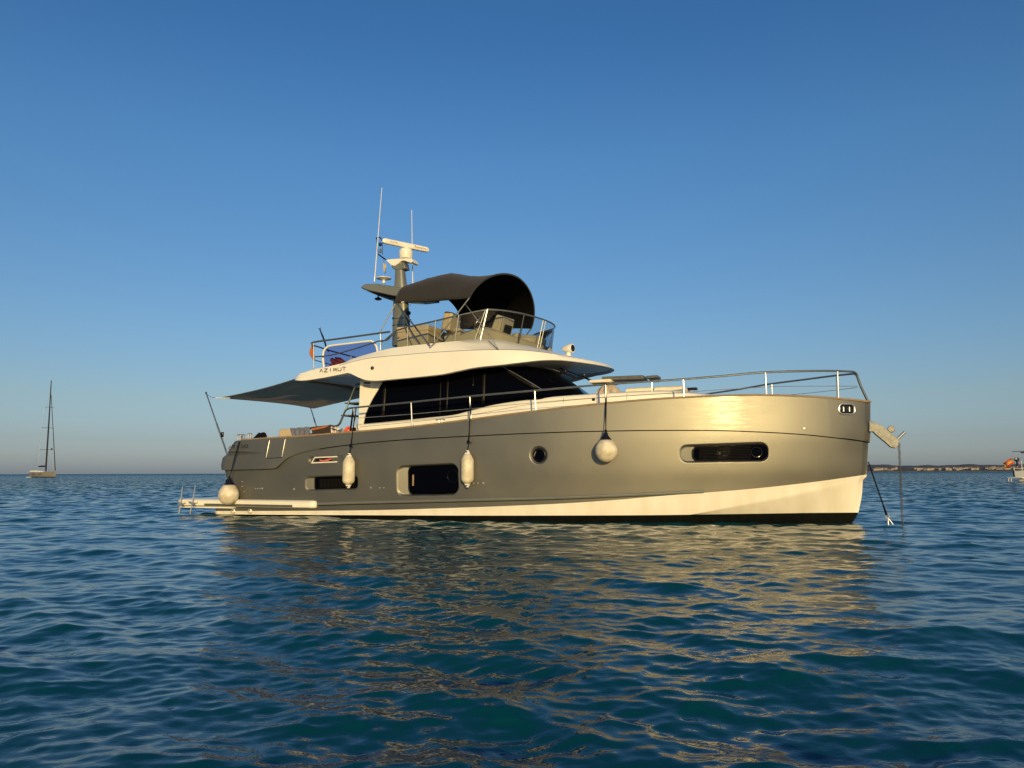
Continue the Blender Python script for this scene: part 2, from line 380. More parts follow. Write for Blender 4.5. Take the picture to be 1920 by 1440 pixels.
sheer = curve([(440, 826.5), (480, 824), (560, 819), (655, 811.5), (700, 808), (780, 800.5), (880, 788), (1000, 772.5), (1140, 757), (1280, 746.5), (1420, 742), (1520, 745), (1632, 754.5)], Bh)
knuck = curve([(417, 881), (460, 880), (520, 877.5), (530, 869), (540, 859.5), (556, 852), (597, 841.5), (655, 833), (696, 828.5), (780, 822), (880, 816.5), (1000, 811), (1100, 807.8), (1200, 806), (1340, 806), (1420, 808.5), (1500, 813), (1570, 820), (1631, 828.5)], Bh)
whtop = curve([(396, 959), (600, 958.5), (700, 957.5), (860, 953), (1020, 946.8), (1060, 944.8), (1160, 938), (1240, 931), (1320, 925), (1400, 918.5), (1460, 912.5), (1540, 903), (1624, 891)], Bh)
bootl = curve([(396, 964), (700, 966), (900, 966.7), (1060, 966.5), (1200, 966), (1340, 964.6), (1480, 963), (1611, 961)], Bh)
_ch = curve([(1250, 975), (1280, 968), (1340, 957), (1460, 934), (1560, 912), (1619, 900)], Bh)
def chine(x): return np.maximum(_ch(x), bootl(x)) if True else 0
def chinef(x):
    x = np.asarray(x, float)
    return np.where(x < _ch.x0, bootl(x), np.maximum(_ch(x), bootl(x)))

class RRect:
    """rounded rectangle lying on the hull, from its corners in the photo"""
    def __init__(s, xl, xr, ytl, ybl, ytr, ybr, r):
        a = HS(xl, ytl, Bh); b = HS(xl, ybl, Bh); c = HS(xr, ytr, Bh); d = HS(xr, ybr, Bh)
        s.x0 = (a.x + b.x)/2; s.x1 = (c.x + d.x)/2; s.zt0, s.zb0, s.zt1, s.zb1 = a.z, b.z, c.z, d.z; s.r = r
    def zt(s, x): return s.zt0 + (s.zt1 - s.zt0) * (x - s.x0)/(s.x1 - s.x0)
    def zb(s, x): return s.zb0 + (s.zb1 - s.zb0) * (x - s.x0)/(s.x1 - s.x0)
    def sd(s, x, z):
        hw = (s.x1 - s.x0)/2; zc = (s.zt(x) + s.zb(x))/2; hh = (s.zt(x) - s.zb(x))/2
        qx = np.abs(x - (s.x0 + s.x1)/2) - (hw - s.r); qz = np.abs(z - zc) - (hh - s.r)
        return np.hypot(np.maximum(qx, 0), np.maximum(qz, 0)) + np.minimum(np.maximum(qx, qz), 0) - s.r
    def span(s, x, inset=0.):
        hh = (s.zt(x) - s.zb(x))/2; d = min(x - s.x0, s.x1 - x); r = min(s.r, hh)
        k = 0 if d >= r else r - math.sqrt(max(r*r - (r - d)**2, 0))
        return s.zb(x) + k, s.zt(x) - k
def sstep(t): t = np.clip(t, 0, 1); return t*t*(3 - 2*t)
W1o = RRect(570.5, 671, 893, 921, 889.5, 918.5, .13); W1 = RRect(588, 670, 894, 919.5, 892, 917.5, .07)
W2o = RRect(742, 860, 873, 931, 867.5, 929, .20); W2 = RRect(763, 858.5, 874, 927, 870, 928, .14)
W3o = RRect(1272, 1441.5, 834, 868.5, 828, 866, .16); W3 = RRect(1298, 1438.5, 837.5, 864.5, 832, 864, .11)
V1o = RRect(577, 643, 856.5, 869, 853.5, 867, .07)
RECESS = [(W1o, W1.x0, .075), (W2o, W2.x0, .10), (W3o, W3.x0, .085)]
PC = HS(1009.5, 853.5, Bh); PRo = (HS(1026, 853.5, Bh).x - HS(993, 853.5, Bh).x)/2; PRi = PRo * .74
def recess(x, z):
    d = np.zeros_like(x)
    for o, xb, D in RECESS:
        m = sstep(-o.sd(x, z) / .05); ramp = np.clip((x - o.x0) / (xb - o.x0), 0, 1)
        d = np.maximum(d, m * D * ramp)
    d = np.maximum(d, sstep(-V1o.sd(x, z) / .025) * .05 * np.clip(1.15 - (x - V1o.x0)/(V1o.x1 - V1o.x0), 0, 1) )
    rr = np.hypot(x - PC.x, z - PC.z)
    d = np.maximum(d, .05 * np.clip((PRo - rr)/(PRo - PRi), 0, 1))
    return d

def hull_strip(ztop, zbot, nr, nc, off, extra=None, aft=None, wpow=1.0):
    u = np.linspace(0, 1, nc); g = 1 - (1 - u)**1.35
    g = np.unique(np.concatenate([g, np.linspace(0, .025, 14)]))
    rows = []
    for j in range(nr):
        wv = (j/(nr - 1))**wpow
        X = g * 15.
        for it in range(5):
            Z = ztop(X)*(1 - wv) + zbot(X)*wv
            za = Z[0]; zf = Z[-1]
            xa = float(Xtran(za)) if aft is None else aft; xf = float(Xstem(zf)) - 1e-4
            X = xa + (xf - xa)*g
        Z = ztop(X)*(1 - wv) + zbot(X)*wv
        B_ = Bh(X, Z)
        S = (B_ + off(X, wv) * np.clip(B_/.6, 0, 1)) * np.sqrt(np.clip((xf - X)/.10, 0, 1)) - corner(X, Z)
        if extra is not None: S = S - extra(X, Z)
        S = np.maximum(S, 0.0)
        rows.append([(x, -s, z) for x, s, z in zip(X, S, Z)])
    return rows

# upper strake, overhanging the lower side a little; swelling aft
gr_t = curve([(417, 851), (440, 851), (470, 850.5), (492, 851)], 2.2)
def strake_groove(x, z):
    k = np.clip((HS(498, 851, Bh).x - x) / .9, 0, 1)
    zc = gr_t(x)
    return .055 * k * np.exp(-((z - zc)/(.014 + .018*k))**2) * (1) - 0.0
def off_up(x, wv): return .030 + .075*sstep((HS(560, 850, Bh).x - x)/.9) * (.35 + .65*wv)
mb = MB(); rows = hull_strip(sheer, knuck, 46, 620, off_up, strake_groove)
lip = [(x, -max(-y - .034 - .05*max(0, min(1, (1.6 - x)/.9)), 0), z + .004) for x, y, z in rows[-1]]
lip0 = [(x, y, z - .006) for x, y, z in rows[-1]]
mb.grid(rows + [lip0, lip]); mb.grid([[(x, y, z), (x, -y, z)] for x, y, z in [r[0] for r in rows]])
strake = mb.build('upper_hull_strake', 'paint', Y, mirror=True, smooth=50)
mb = MB(); rows = hull_strip(lambda x: knuck(x) + .03, whtop, 140, 1100, lambda x, wv: -.004 + 0*x, recess)
mb.grid(rows); mb.grid([[(x, y, z), (x, -y, z)] for x, y, z in [r[0] for r in rows]])
hull = mb.build('hull', 'paint', Y, mirror=True, smooth=50)
mb = MB()
ra = hull_strip(lambda x: whtop(x) + .012, lambda x: whtop(x) - .03, 3, 400, lambda x, wv: .020 + 0*x)
rb = hull_strip(lambda x: whtop(x) - .032, chinef, 10, 400, lambda x, wv: .008 + 0*x)
rc = hull_strip(chinef, bootl, 8, 400, lambda x, wv: .008 - .30*wv*np.clip((x - _ch.x0)/4, 0, 1))
mb.grid(ra + rb + rc); mb.grid([[(x, y, z), (x, -y, z)] for x, y, z in [r[0] for r in ra + rb + rc]])
mb.build('white_hull_bottom', 'bottom', Y, mirror=True, smooth=28)
mb = MB()
rd = hull_strip(lambda x: bootl(x) + .003, lambda x: 0*x - .45, 8, 300, lambda x, wv: -.012 - (.30*np.clip((x - _ch.x0)/4, 0, 1)) - .5*wv*wv)
mb.grid(rd); mb.grid([[(x, y, z), (x, -y, z)] for x, y, z in [r[0] for r in rd]])
mb.build('antifouling', 'black', Y, mirror=True)

def on_hull(px, py, off=.0):
    q = HS(px, py, Bh); q.y -= off; return q
def hull_line(px_pts, r, name, m, off=.01, n=10, dens=10):
    c = curve(px_pts, Bh); xs = np.linspace(c.x0, c.x1, dens*len(px_pts)); zs = c(xs); S = Bh(xs, zs)
    return MB().tube([(x, -s - off, z) for x, s, z in zip(xs, S, zs)], r, n).build(name, m, Y, mirror=True)
hull_line([(596, 945), (660, 943), (860, 938), (1060, 932.7), (1200, 927), (1319, 921.6)], .036, 'rub_rail', 'mast', .004)
hull_line([(596, 947.6), (660, 945.6), (860, 940.6), (1060, 935.3), (1200, 929.6), (1315, 924.2)], .014, 'rub_rail_groove', 'gloss', .008)
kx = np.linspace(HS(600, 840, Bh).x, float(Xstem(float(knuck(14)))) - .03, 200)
MB().tube([(x, -(float(Bh(x, knuck(x))) + .012*min(1, float(Bh(x, knuck(x)))/.3)), float(knuck(x)) - .010) for x in kx], .013, 6).build('strake_lip_shade', 'gloss', Y, mirror=True)  # dark tube added as the shade in the gap under the strake lip
xs = np.linspace(sheer.x0 + .3, float(Xstem(2.5)), 160)
mb = MB().tube([(x, -max(float(Bh(x, sheer(x))) + .025 - float(corner(x, sheer(x))), 0), float(sheer(x)) + .012) for x in xs], .022, 8)
mb.build('cap_rail', 'cap', Y, mirror=True)
# gate panel seams
for (a, b, c, d, nm, mt) in [(510, 825.5, 505, 859, 'gate_seam', 'steel'), (538.5, 824, 533, 857, 'gate_seam', 'steel')]:
    pts = [on_hull(a + (c-a)*t, b + (d-b)*t) for t in np.linspace(0, 1, 8)]
    MB().tube([(p.x, p.y - .03 - float(off_up(p.x, t)), p.z) for p, t in zip(pts, np.linspace(0, .6, 8))], [.004 + .004*(nm == 0) + .005*math.sin(t*3.1) for t in np.linspace(0, 1, 8)], 6).build(nm, mt, Y)
pts = [on_hull(505 + 28*t, 859.5 - 1.7*t) for t in np.linspace(0, 1, 5)]
MB().tube([(p.x, p.y - .0 - float(off_up(p.x, .6)), p.z) for p in pts], .008, 6).build('gate_seam', 'gloss', Y)

def patch(rr, depth, name, m, parent, nrow=8, ncol=40, inset=0., flat=False):
    mb = MB(); rows = []
    xs = rr.x0 + inset + (rr.x1 - rr.x0 - 2*inset) * (1 - np.cos(np.linspace(0, math.pi, ncol)))/2
    for x in xs:
        b, t = rr.span(float(x)) ; b += inset; t -= inset
        if t < b: b = t = (b + t)/2
        rows.append([(x, -(float(Bh(x, z)) - depth), z) for z in np.linspace(b, t, nrow)])
    mb.grid(rows); return mb.build(name, m, parent, solid=.004)
M['slat'] = mat('dark_slats', (.012, .011, .009), .5, spec=.2)
for rr, D, kind in [(W1, .068, 'slats'), (W2, .092, 'plain'), (W3, .078, 'slats')]:
    g_ = patch(rr, D, 'hull_window', 'glass', Y)
    # frame ring
    fr = []
    ring = []
    xs = rr.x0 + (rr.x1 - rr.x0) * (1 - np.cos(np.linspace(0, math.pi, 60)))/2
    top = [(float(x), rr.span(float(x))[1]) for x in xs]; bot = [(float(x), rr.span(float(x))[0]) for x in xs[::-1]]
    ring = [(x, -(float(Bh(x, z)) - D + .012), z) for x, z in top + bot]
    MB().tube(ring, .017, 8, closed=True).build('window_frame', 'gloss', g_)
    if kind == 'slats':
        s_ = MB(); nsl = 9
        if rr is W1:
            for xx in np.linspace(rr.x0 + .14, rr.x1 - .1, 26): s_.tube([(float(xx), -(float(Bh(xx, z)) - D + .006), float(z)) for z in (rr.zb(xx) + .05, rr.zt(xx) - .05)], .007, 5)
            nsl = 0
        for k in range(nsl):
            f = (k + 1)/(nsl + 1)
            xx = np.linspace(rr.x0 + .12, rr.x0 + (rr.x1 - rr.x0)*.78, 14)
            s_.tube([(float(x), -(float(Bh(x, rr.zb(x) + (rr.zt(x) - rr.zb(x))*f)) - D + .006), float(rr.zb(x) + (rr.zt(x) - rr.zb(x))*f)) for x in xx], .006, 5)
        s_.build('slats', 'slat', g_)
def ring_on_hull(px, py, rad, thick, name, m, parent, off=0.):
    c = on_hull(px, py)
    pts = [(c.x + rad*math.cos(a), -(float(Bh(c.x + rad*math.cos(a), c.z + rad*math.sin(a))) + off), c.z + rad*math.sin(a)) for a in np.linspace(0, 2*math.pi, 33)[:-1]]
    return MB().tube(pts, thick, 8, closed=True).build(name, m, parent)
ring_on_hull(1418, 847.6, .098, .009, 'opening_ring', 'gloss', Y, -.062)
ring_on_hull(846, 893, .13, .006, 'opening_ring', 'gloss', Y, -.080)
# strip of blind seen inside the middle hull window
a = on_hull(769, 889); b = on_hull(773, 912)
MB().box(((a.x+b.x)/2, (a.y+b.y)/2 + .084, (a.z+b.z)/2), (.040, .006, (a.z - b.z)*.9)).build('blind_strip', 'cap', Y)
# round porthole
pn = MB(); rows = []
for rad in np.linspace(0.001, PRi*.93, 6):
    rows.append([(PC.x + rad*math.cos(a), -(float(Bh(PC.x, PC.z)) - .047), PC.z + rad*math.sin(a)) for a in np.linspace(0, 2*math.pi, 41)[:-1]])
pn.grid(rows, close=True)
ph_ = pn.build('porthole', 'glass', Y, solid=.004)
ring_on_hull(1009.5, 853.5, PRi*.93, .020, 'porthole_frame', 'gloss', ph_, -.04)
# side vent with its lit frame
vp = [on_hull(*p) for p in [(590, 858), (632, 856.3)]]; vq = [on_hull(*p) for p in [(584.5, 868), (632, 866)]]
vt = MB().tube([(p.x, p.y - .0, p.z) for p in (vp[1], vp[0], vq[0], vq[1])], .017, 8)
vent = vt.build('side_vent', 'white', Y)
pl = [on_hull(*p) for p in [(592, 859.5), (630, 858), (628, 864.5), (588, 866)]]
MB().prism([(p.x, p.y + .028, p.z) for p in pl], (0, .01, 0)).build('vent_grille', 'gloss', vent)
pl = [on_hull(*p) for p in [(597, 861.5), (606, 862.5), (618, 859.6), (624, 859.2), (614, 864.2), (599, 865)]]
MB().prism([(p.x, p.y + .022, p.z) for p in pl], (0, .006, 0)).build('vent_reflection', 'red', vent)  # red patch paints the reflection seen in the vent
# skin fittings
for (a, b) in [(479, 916), (483, 916), (487, 916), (491.5, 916), (454, 903), (454, 912), (551, 917), (695, 914.6), (712, 914.8), (719.5, 914.6), (888, 906), (896, 906), (906, 906), (458, 922)]:
    p = on_hull(a, b); r_ = .026 if a in (491.5, 551, 695, 906) else .015
    MB().lathe([(.001, .018), (r_*.7, .014), (r_, .004), (r_, -.02)][::-1], p, (0, -1, 0), 14).build('skin_fitting', 'steel', Y)
for a in (439, 470):
    p = on_hull(a, 958)
    o_ = MB().lathe([(.045, -.05), (.05, .05), (.052, .075), (.040, .078), (.038, -.02)], p, (.35, -1, -.05), 20).build('exhaust_outlet', 'steel', Y)
p = on_hull(1508, 803.6, .02); MB().lathe([(.001, .012), (.022, .012), (.034, .004), (.034, -.02)][::-1], p, (.3, -1, 0), 16).build('hull_plug', 'steel', Y)
# bow fairlead
FL = RRect(1573, 1602, 757.5, 776.5, 758, 777, .075)
xs = FL.x0 + (FL.x1 - FL.x0) * (1 - np.cos(np.linspace(0, math.pi, 24)))/2
ring = [(float(x), -(float(Bh(x, FL.span(float(x))[1])) + .034), FL.span(float(x))[1]) for x in xs] + [(float(x), -(float(Bh(x, FL.span(float(x))[0])) + .034), FL.span(float(x))[0]) for x in xs[::-1]]
fl = MB().tube(ring, .020, 8, closed=True).build('fairlead', 'steel', Y)
patch(FL, -.033, 'fairlead_opening', 'gloss', fl, inset=.02)
for fx in (.28, .66):
    x = FL.x0 + (FL.x1 - FL.x0)*fx
    MB().tube([(x, -(float(Bh(x, FL.zb(x))) + .045), FL.zb(x) + .05), (x, -(float(Bh(x, FL.zt(x))) + .045), FL.zt(x) - .06)], .016, 8).build('fairlead_roller', 'steel', fl)

# lettering on the quarter
a = on_hull(440.5, 840.5); b = on_hull(458, 840)
a.y -= .12; b.y -= .12
for ch_, dx_ in (('M', 0), ('4', .17), ('3', .30), ('4', .38), ('2', .46)):
    text_obj('registration_letter', ch_, 'ink', Y, a + Vector((dx_, 0, 0)), (1, 0, 0), (0, 0, 1), .13, squash=.85)

# decks
zd = lambda x: float(sheer(x)) - .04
x_h0 = P(672, 800, 1.7).x
mb = MB(); rows = []
for x in np.linspace(x_h0 - .1, float(Xstem(2.4)) - .12, 60):
    s = max(float(Bh(x, zd(x))) - .02, .02); rows.append([(x, -s, zd(x)), (x, -s*.5, zd(x) + .02), (x, 0, zd(x) + .03), (x, s*.5, zd(x) + .02), (x, s, zd(x))])
mb.grid(rows).build('side_deck', 'teak', Y)
xa_ = P(455, 825, 2.2).x
mb = MB(); s = 2.12
mb.grid([[(xa_, -s, 1.15), (xa_, s, 1.15)], [(x_h0 - .1, -s, 1.15), (x_h0 - .1, s, 1.15)]])
for sg in (-1, 1): mb.grid([[(xa_, sg*s, 1.15), (x_h0 - .1, sg*s, 1.15)], [(xa_, sg*(s + .02), float(sheer(xa_))), (x_h0 - .1, sg*(s + .05), float(sheer(x_h0 - .1)))]])
mb.grid([[(xa_, -s, 1.15), (xa_, s, 1.15)], [(xa_, -s, float(sheer(xa_)) - .0), (xa_, s, float(sheer(xa_)))]])
mb.grid([[(x_h0 - .1, -s, 1.15), (x_h0 - .1, s, 1.15)], [(x_h0 - .1, -s, float(sheer(x_h0))), (x_h0 - .1, s, float(sheer(x_h0)))]])
mb.build('cockpit', 'teak', Y)

# swim platform with its side flanges
Pz = lambda px, py: P(px, py, 2.33).z
zt_, zb_ = Pz(450, 936.5), Pz(450, 951)
xA, xB, xC = P(330, 945, 2.3).x, P(586, 944, 2.42).x, P(424, 940, 2.3).x
def plat_section(S0, S1): pass
mb = MB(); rows = []
hz = (zt_ - zb_)/2; zc_ = (zt_ + zb_)/2
sec = [(-hz, .00), (-hz, .05), (-hz*.7, .095), (-hz*.15, .10), (-hz*.12, .078), (hz*.12, .078), (hz*.15, .10), (hz*.6, .105), (hz*.92, .07), (hz, .02), (hz, 0)]
for x in np.concatenate([xA + .18*(1 - np.cos(np.linspace(0, math.pi/2, 8))), np.linspace(xA + .2, xB - .16, 40), xB - .16*(1 - np.sin(np.linspace(0, math.pi/2, 8)))]):
    ea = min(1, max(0, (x - xA)/.18)); eb = min(1, max(0, (xB - x)/.16))
    k = math.sqrt(max(1 - (1 - ea)**2, 0)) * math.sqrt(max(1 - (1 - eb)**2, 0))
    kz = .45 + .55*k; k0 = -.12 if x > xC else -.5
    rows.append([(x, -(2.24 + dy*(.2 + .8*k) - (1 - k)*.15), zc_ + dz*kz) for dz, dy in sec])
mb.grid(rows)
fl_ = mb.build('platform_flange', 'white', Y)
pf_ = MB(); pf_.v = [(x, -y, z) for x, y, z in mb.v]; pf_.f = [tuple(q[::-1]) for q in mb.f]; pf_.build('platform_flange', 'white', Y)
mb = MB(); mb.prism([(xA + .02, -2.1, zt_ - .005), (xA - .06, -1.7, zt_ - .005), (xA - .10, 0, zt_ - .005), (xA - .06, 1.7, zt_ - .005), (xA + .02, 2.1, zt_ - .005), (xA + .1, 2.25, zt_ - .005), (xC + .2, 2.25, zt_ - .005), (xC + .2, -2.25, zt_ - .005), (xA + .1, -2.25, zt_ - .005)], (0, 0, -.22))
mb.build('platform_deck', 'white', fl_)
a = P(383, 945.8, 2.345); b = P(548, 945.3, 2.345)
MB().tube([(a.x, -2.325, a.z), (b.x, -2.325, a.z)], .030, 8).build('platform_inset', 'rub', fl_)
# chrome ladder rails and clamps at the end of the platform
for (x1, y1, x2, y2) in [(342.5, 911.6, 336, 963), (366.5, 910, 357, 963)]:
    t_ = P(x1, y1, 2.38); b_ = P(x2, y2, 2.40); mid = t_.lerp(b_, .66)
    lr = MB().tube([t_, mid, b_], [.010, .014, .020], 8).build('boarding_rail', 'steel', fl_)
    MB().tube([mid + Vector((-.09, -.01, .05)), mid + Vector((.08, -.01, -.03))], .026, 8).tube([mid + Vector((-.02, .05, 0)), mid + Vector((.13, .05, .03))], .02, 8).build('rail_clamp', 'steel', lr)

# stern details
def cleat(px, py, S, h=.11, w_=.2, nm='mooring_bollard', tilt=0):
    b_ = P(px, py, S); u_ = Vector((math.sin(tilt), 0, math.cos(tilt)))
    x_ = Vector((math.cos(tilt), 0, -math.sin(tilt))); m_ = MB()
    for s_ in (-1, 1): m_.tube([b_ + x_*s_*.035, b_ + x_*s_*.035 + u_*h], .018, 8)
    m_.tube([b_ - x_*w_/2 + u_*h*.92, b_ - x_*w_*.3 + u_*h, b_ + x_*w_*.3 + u_*h, b_ + x_*w_/2 + u_*h*.92], [.008, .016, .016, .008], 8)
    return m_.build(nm, 'steel', Y)
cleat(448.5, 826.5, 2.16, .15, .17); cleat(455.5, 825.5, 2.0, .14, .16); cleat(468, 826, 2.16, .17, .16)
cleat(432, 841, 2.15, .05, .09, tilt=-.9)
cleat(826, 794, 2.16, .085, .24, 'deck_cleat')
for i_, (S_, px_) in enumerate([(2.0, 474)]):
    pass
mb = MB()
for k in range(5):
    p = P(488 + k*.8, 822.5, 2.05 - .03*k); r_ = .17 - .022*k
    mb.tube([(p.x + r_*1.1*math.cos(a), p.y + r_*.5*math.sin(a), p.z + .02 + .027*k + .01*math.sin(3*a + k)) for a in np.linspace(0, 2*math.pi, 28)[:-1]], .022, 6, closed=True)
rc_ = mb.build('rope_coil', 'rope'); rc_.matrix_world = BOAT
tag(rc_, 'black coil of mooring line heaped on the grey stern quarter beside the bollards', 'rope coil')
o_ = P(437, 905.5, 2.10); MB().box((o_.x, o_.y - .03, o_.z), (.34, .10, .18)).build('stern_hatch_opening', 'gloss', Y, bevel=.006)
# aft coaming and sofa
a = P(499, 821.5, 1.95); b = P(545, 818.5, 1.95)
MB().box(((a.x + b.x)/2, -1.95, a.z - .13), (b.x - a.x + .5, .22, .32)).build('cockpit_coaming', 'white', Y, bevel=.03)
a = P(526, 806.5, 1.6); b = P(548, 822, 1.6)
MB().box(((a.x + b.x)/2, -1.3, (a.z + b.z)/2 - .1), (b.x - a.x + .05, .7, a.z - b.z + .25)).build('sofa_back', 'beige', Y, bevel=.04)
a = P(543, 804, 1.3); b = P(600, 818, 1.3)
MB().box(((a.x + b.x)/2, -.6, (a.z + b.z)/2 - .22), (b.x - a.x, 1.1, .42)).build('sofa_seat', 'beige', Y, bevel=.05)
# house sides and foredeck trunk
def St(x):
    x = np.asarray(x, float)
    return np.minimum(1.66, np.maximum(.15, Bh(x, 2.3) - .50 - .16*np.clip((x - 7)/4, 0, 1))) - .0*x
trk = curve([(655, 797), (681, 793.5), (730, 789), (770, 785), (802, 781.5), (846, 776.8), (885, 767), (921, 758), (957, 752), (1000, 747), (1040, 742), (1107, 737.5), (1170, 734), (1250, 732), (1300, 736), (1346, 742), (1400, 748)], lambda x, z: St(x))
mb = MB(); rows = []
for x in np.linspace(trk.x0 + .1, trk.x1, 120):
    s = float(St(x)); z = float(trk(x)); h = .10
    rows.append([(x, -s, zd(x) - .15), (x, -s, z - h), (x, -s + .012, z - h*.5), (x, -s + .04, z - h*.2), (x, -s + .09, z - .004), (x, -s*.75, z + .03), (x, -s*.35, z + .055), (x, 0, z + .06)])
mb.grid(rows); mb.add([p for p in rows[0]] + [(rows[0][0][0], 0, rows[0][0][2])], [tuple(range(9))])
house = mb.build('deckhouse', 'white', Y, mirror=True, smooth=40)
# mould seams in the trunk side
for pts in [[(675, 800.5), (770, 791.5), (881, 778), (1004, 757), (1137, 745), (1281, 736)]]:
    c = curve(pts, lambda x, z: St(x)); xs = np.linspace(c.x0, c.x1, 60)
    MB().tube([(x, -float(St(x)) - .001, float(c(x))) for x in xs], .005, 5).build('seam_and_shade_line', 'cap', house)
for (a, b, c, d) in [(1057, 741.5, 1056, 756), (1175.5, 734.5, 1175, 751)]:
    p = HS(a, b, lambda x, z: St(x)); q = HS(c, d, lambda x, z: St(x)); MB().tube([p + Vector((0, -.001, -.05)), q], .004, 5).build('seam_and_shade_line', 'rub', house)
p = HS(1113, 749, lambda x, z: St(x)); MB().lathe([(.001, .03), (.03, .025), (.036, .0), (.036, -.02)][::-1], p, (0, -1, 0), 16).build('fuel_filler', 'gloss', house)

# house glass: bottom and top paths around the house
xGa = P(676, 790, 1.62).x
A_b = HS(1040, 741, lambda x, z: St(x)); A_t = P(939, 686, 1.50)
SG0, SG1 = 1.60, 1.48
zu = float(P(1000, 684, 1.9).z)     # height of the roof's underside
C_b_x = 9.9; C_t_x = 8.2
for x in np.linspace(8, 12, 81):
    u_, v_ = proj((x, 0, float(trk(x)) + .06))
    if u_ > 1118: C_b_x = x; break
for x in np.linspace(6, 11, 101):
    u_, v_ = proj((x, 0, zu + .02))
    if u_ > 1040: C_t_x = x; break
def gpath(xa, xs_, xc, S, n1=30, n2=30, p=2.4):
    out = [(xa + (xs_ - xa)*i/n1, S) for i in range(n1)]
    for i in range(n2 + 1):
        a = math.pi/2*i/n2; out.append((xs_ + (xc - xs_)*math.sin(a)**(2/p), S*math.cos(a)**(2/p) if i < n2 else 0.))
    return out
bot = gpath(xGa, A_b.x - .5, C_b_x, SG0); top = gpath(xGa - .02, A_t.x - .3, C_t_x, SG1)
rows = []
for k in np.linspace(0, 1, 10):
    row = []
    for (xb, sb), (xt, st) in zip(bot, top):
        zb = float(trk(xb)) - .05; bulge = .05*math.sin(math.pi*k)
        row.append((xb*(1-k) + xt*k + bulge*(1 if sb < 1.2 else 0), -(sb*(1-k) + st*k + (bulge if sb > .3 else 0)), zb*(1-k) + (zu + .06)*k))
    rows.append(row)
gl = MB().grid(rows).build('saloon_glass', 'glass', Y, mirror=True, smooth=60)
MB().grid([[(xGa + .02, -1.5, 1.9), (xGa + .02, 1.5, 1.9)], [(xGa + .02, -1.45, zu), (xGa + .02, 1.45, zu)]]).build('saloon_door', 'glass', Y)
def on_glass(px, py, off=.012):
    S = 1.55
    for i in range(30):
        q = P(px, py, S); zb = float(trk(q.x)) - .05; k = min(1, max(0, (q.z - zb)/(zu + .06 - zb)))
        S = SG0*(1-k) + SG1*k + .05*math.sin(math.pi*k)
    return P(px, py, S + off)
def glass_bar(p0, p1, w_, m, name, parent=gl, n=8, off=.008):
    r0 = []; r1 = []
    for t in np.linspace(0, 1, n):
        a = p0[0] + (p1[0]-p0[0])*t; b = p0[1] + (p1[1]-p0[1])*t
        r0.append(on_glass(a - w_/2, b, off)); r1.append(on_glass(a + w_/2, b, off))
    return MB().grid([r0, r1]).build(name, m, parent, solid=.006)
M['mull'] = mat('brown_grey_blind', (.011, .0105, .009), .4, spec=.15); M['mull2'] = mat('deep_navy_panel', (.003, .004, .007), .25)
glass_bar((722.5, 716), (717.5, 782), 5.0, 'mull', 'window_mullion')
glass_bar((826.5, 706), (824.5, 778), 1.5, 'mull', 'window_mullion')
glass_bar((840, 706), (837, 771), 3.2, 'mull', 'window_mullion')
glass_bar((888, 698), (887, 725), 1.6, 'mull2', 'window_mullion')
glass_bar((908, 694), (905.5, 757), 5.6, 'mull', 'window_mullion')
# A-pillar strip
tw = [on_glass(940 + 78*t, 686.5 + 41*t + 4*t*t, .02) for t in np.linspace(0, 1, 12)]
MB().tube(tw, .007, 8).build('windscreen_pillar', 'steel', gl)
pl_ = [on_glass(a, b, .012) for a, b in [(940, 688), (962, 699), (990, 714), (1012, 728), (1000, 729), (978, 716), (955, 701)]]
MB().add(pl_, [tuple(range(len(pl_)))]).build('pillar_panel', 'mull', gl, solid=.006)
# aft pillar: white panel covering the aft end of the glass, with its curved forward edge
ol = [(675.5, 708), (720, 710), (714, 721), (707, 733), (700, 744), (693, 757), (688, 768), (684.5, 777), (681, 793.5), (680, 803), (671.5, 809), (672.5, 780), (674, 740)]
pl_ = [on_glass(a, b, .03) for a, b in ol]
MB().prism(pl_, (0, .16, 0)).build('aft_pillar', 'white', Y, bevel=.006)
# louvre and fine lines on the pillar
for k, (y0, c_) in enumerate([(717, 0), (719, 0), (722.5, 0), (725.2, 0)]):
    for (xa2, xb2) in [(682, 687.4), (688.2, 694)]:
        a = on_glass(xa2, y0 + .4, .036); b = on_glass(xb2, y0, .036); MB().tube([a, b], .010 if k < 2 else .006, 6).build('louvre', 'ink', Y)
# wipers
cp = lambda px, py, S: P(px, py, S)
for (a, b) in [((1020, 687), (1079, 710)), ((1048, 690), (1118, 719))]:
    S_ = 1.0 if a[0] == 1020 else .5
    p0 = cp(*a, S_); p1 = cp(*b, S_ * .6)
    wp = MB().tube([p0, p0.lerp(p1, .5) + Vector((0, 0, .02)), p1], .013, 6).build('wiper', 'tube' if a[0] == 1020 else 'gloss', Y)
    MB().tube([p0.lerp(p1, .55) + Vector((0, -.03, .03)), p1 + Vector((.02, -.03, .01))], .022, 6).build('wiper_blade', 'gloss', wp)
    MB().box(p0.lerp(p1, .62) + Vector((0, -.02, .05)), (.14, .08, .06)).build('wiper_motor', 'gloss', wp, bevel=.01)

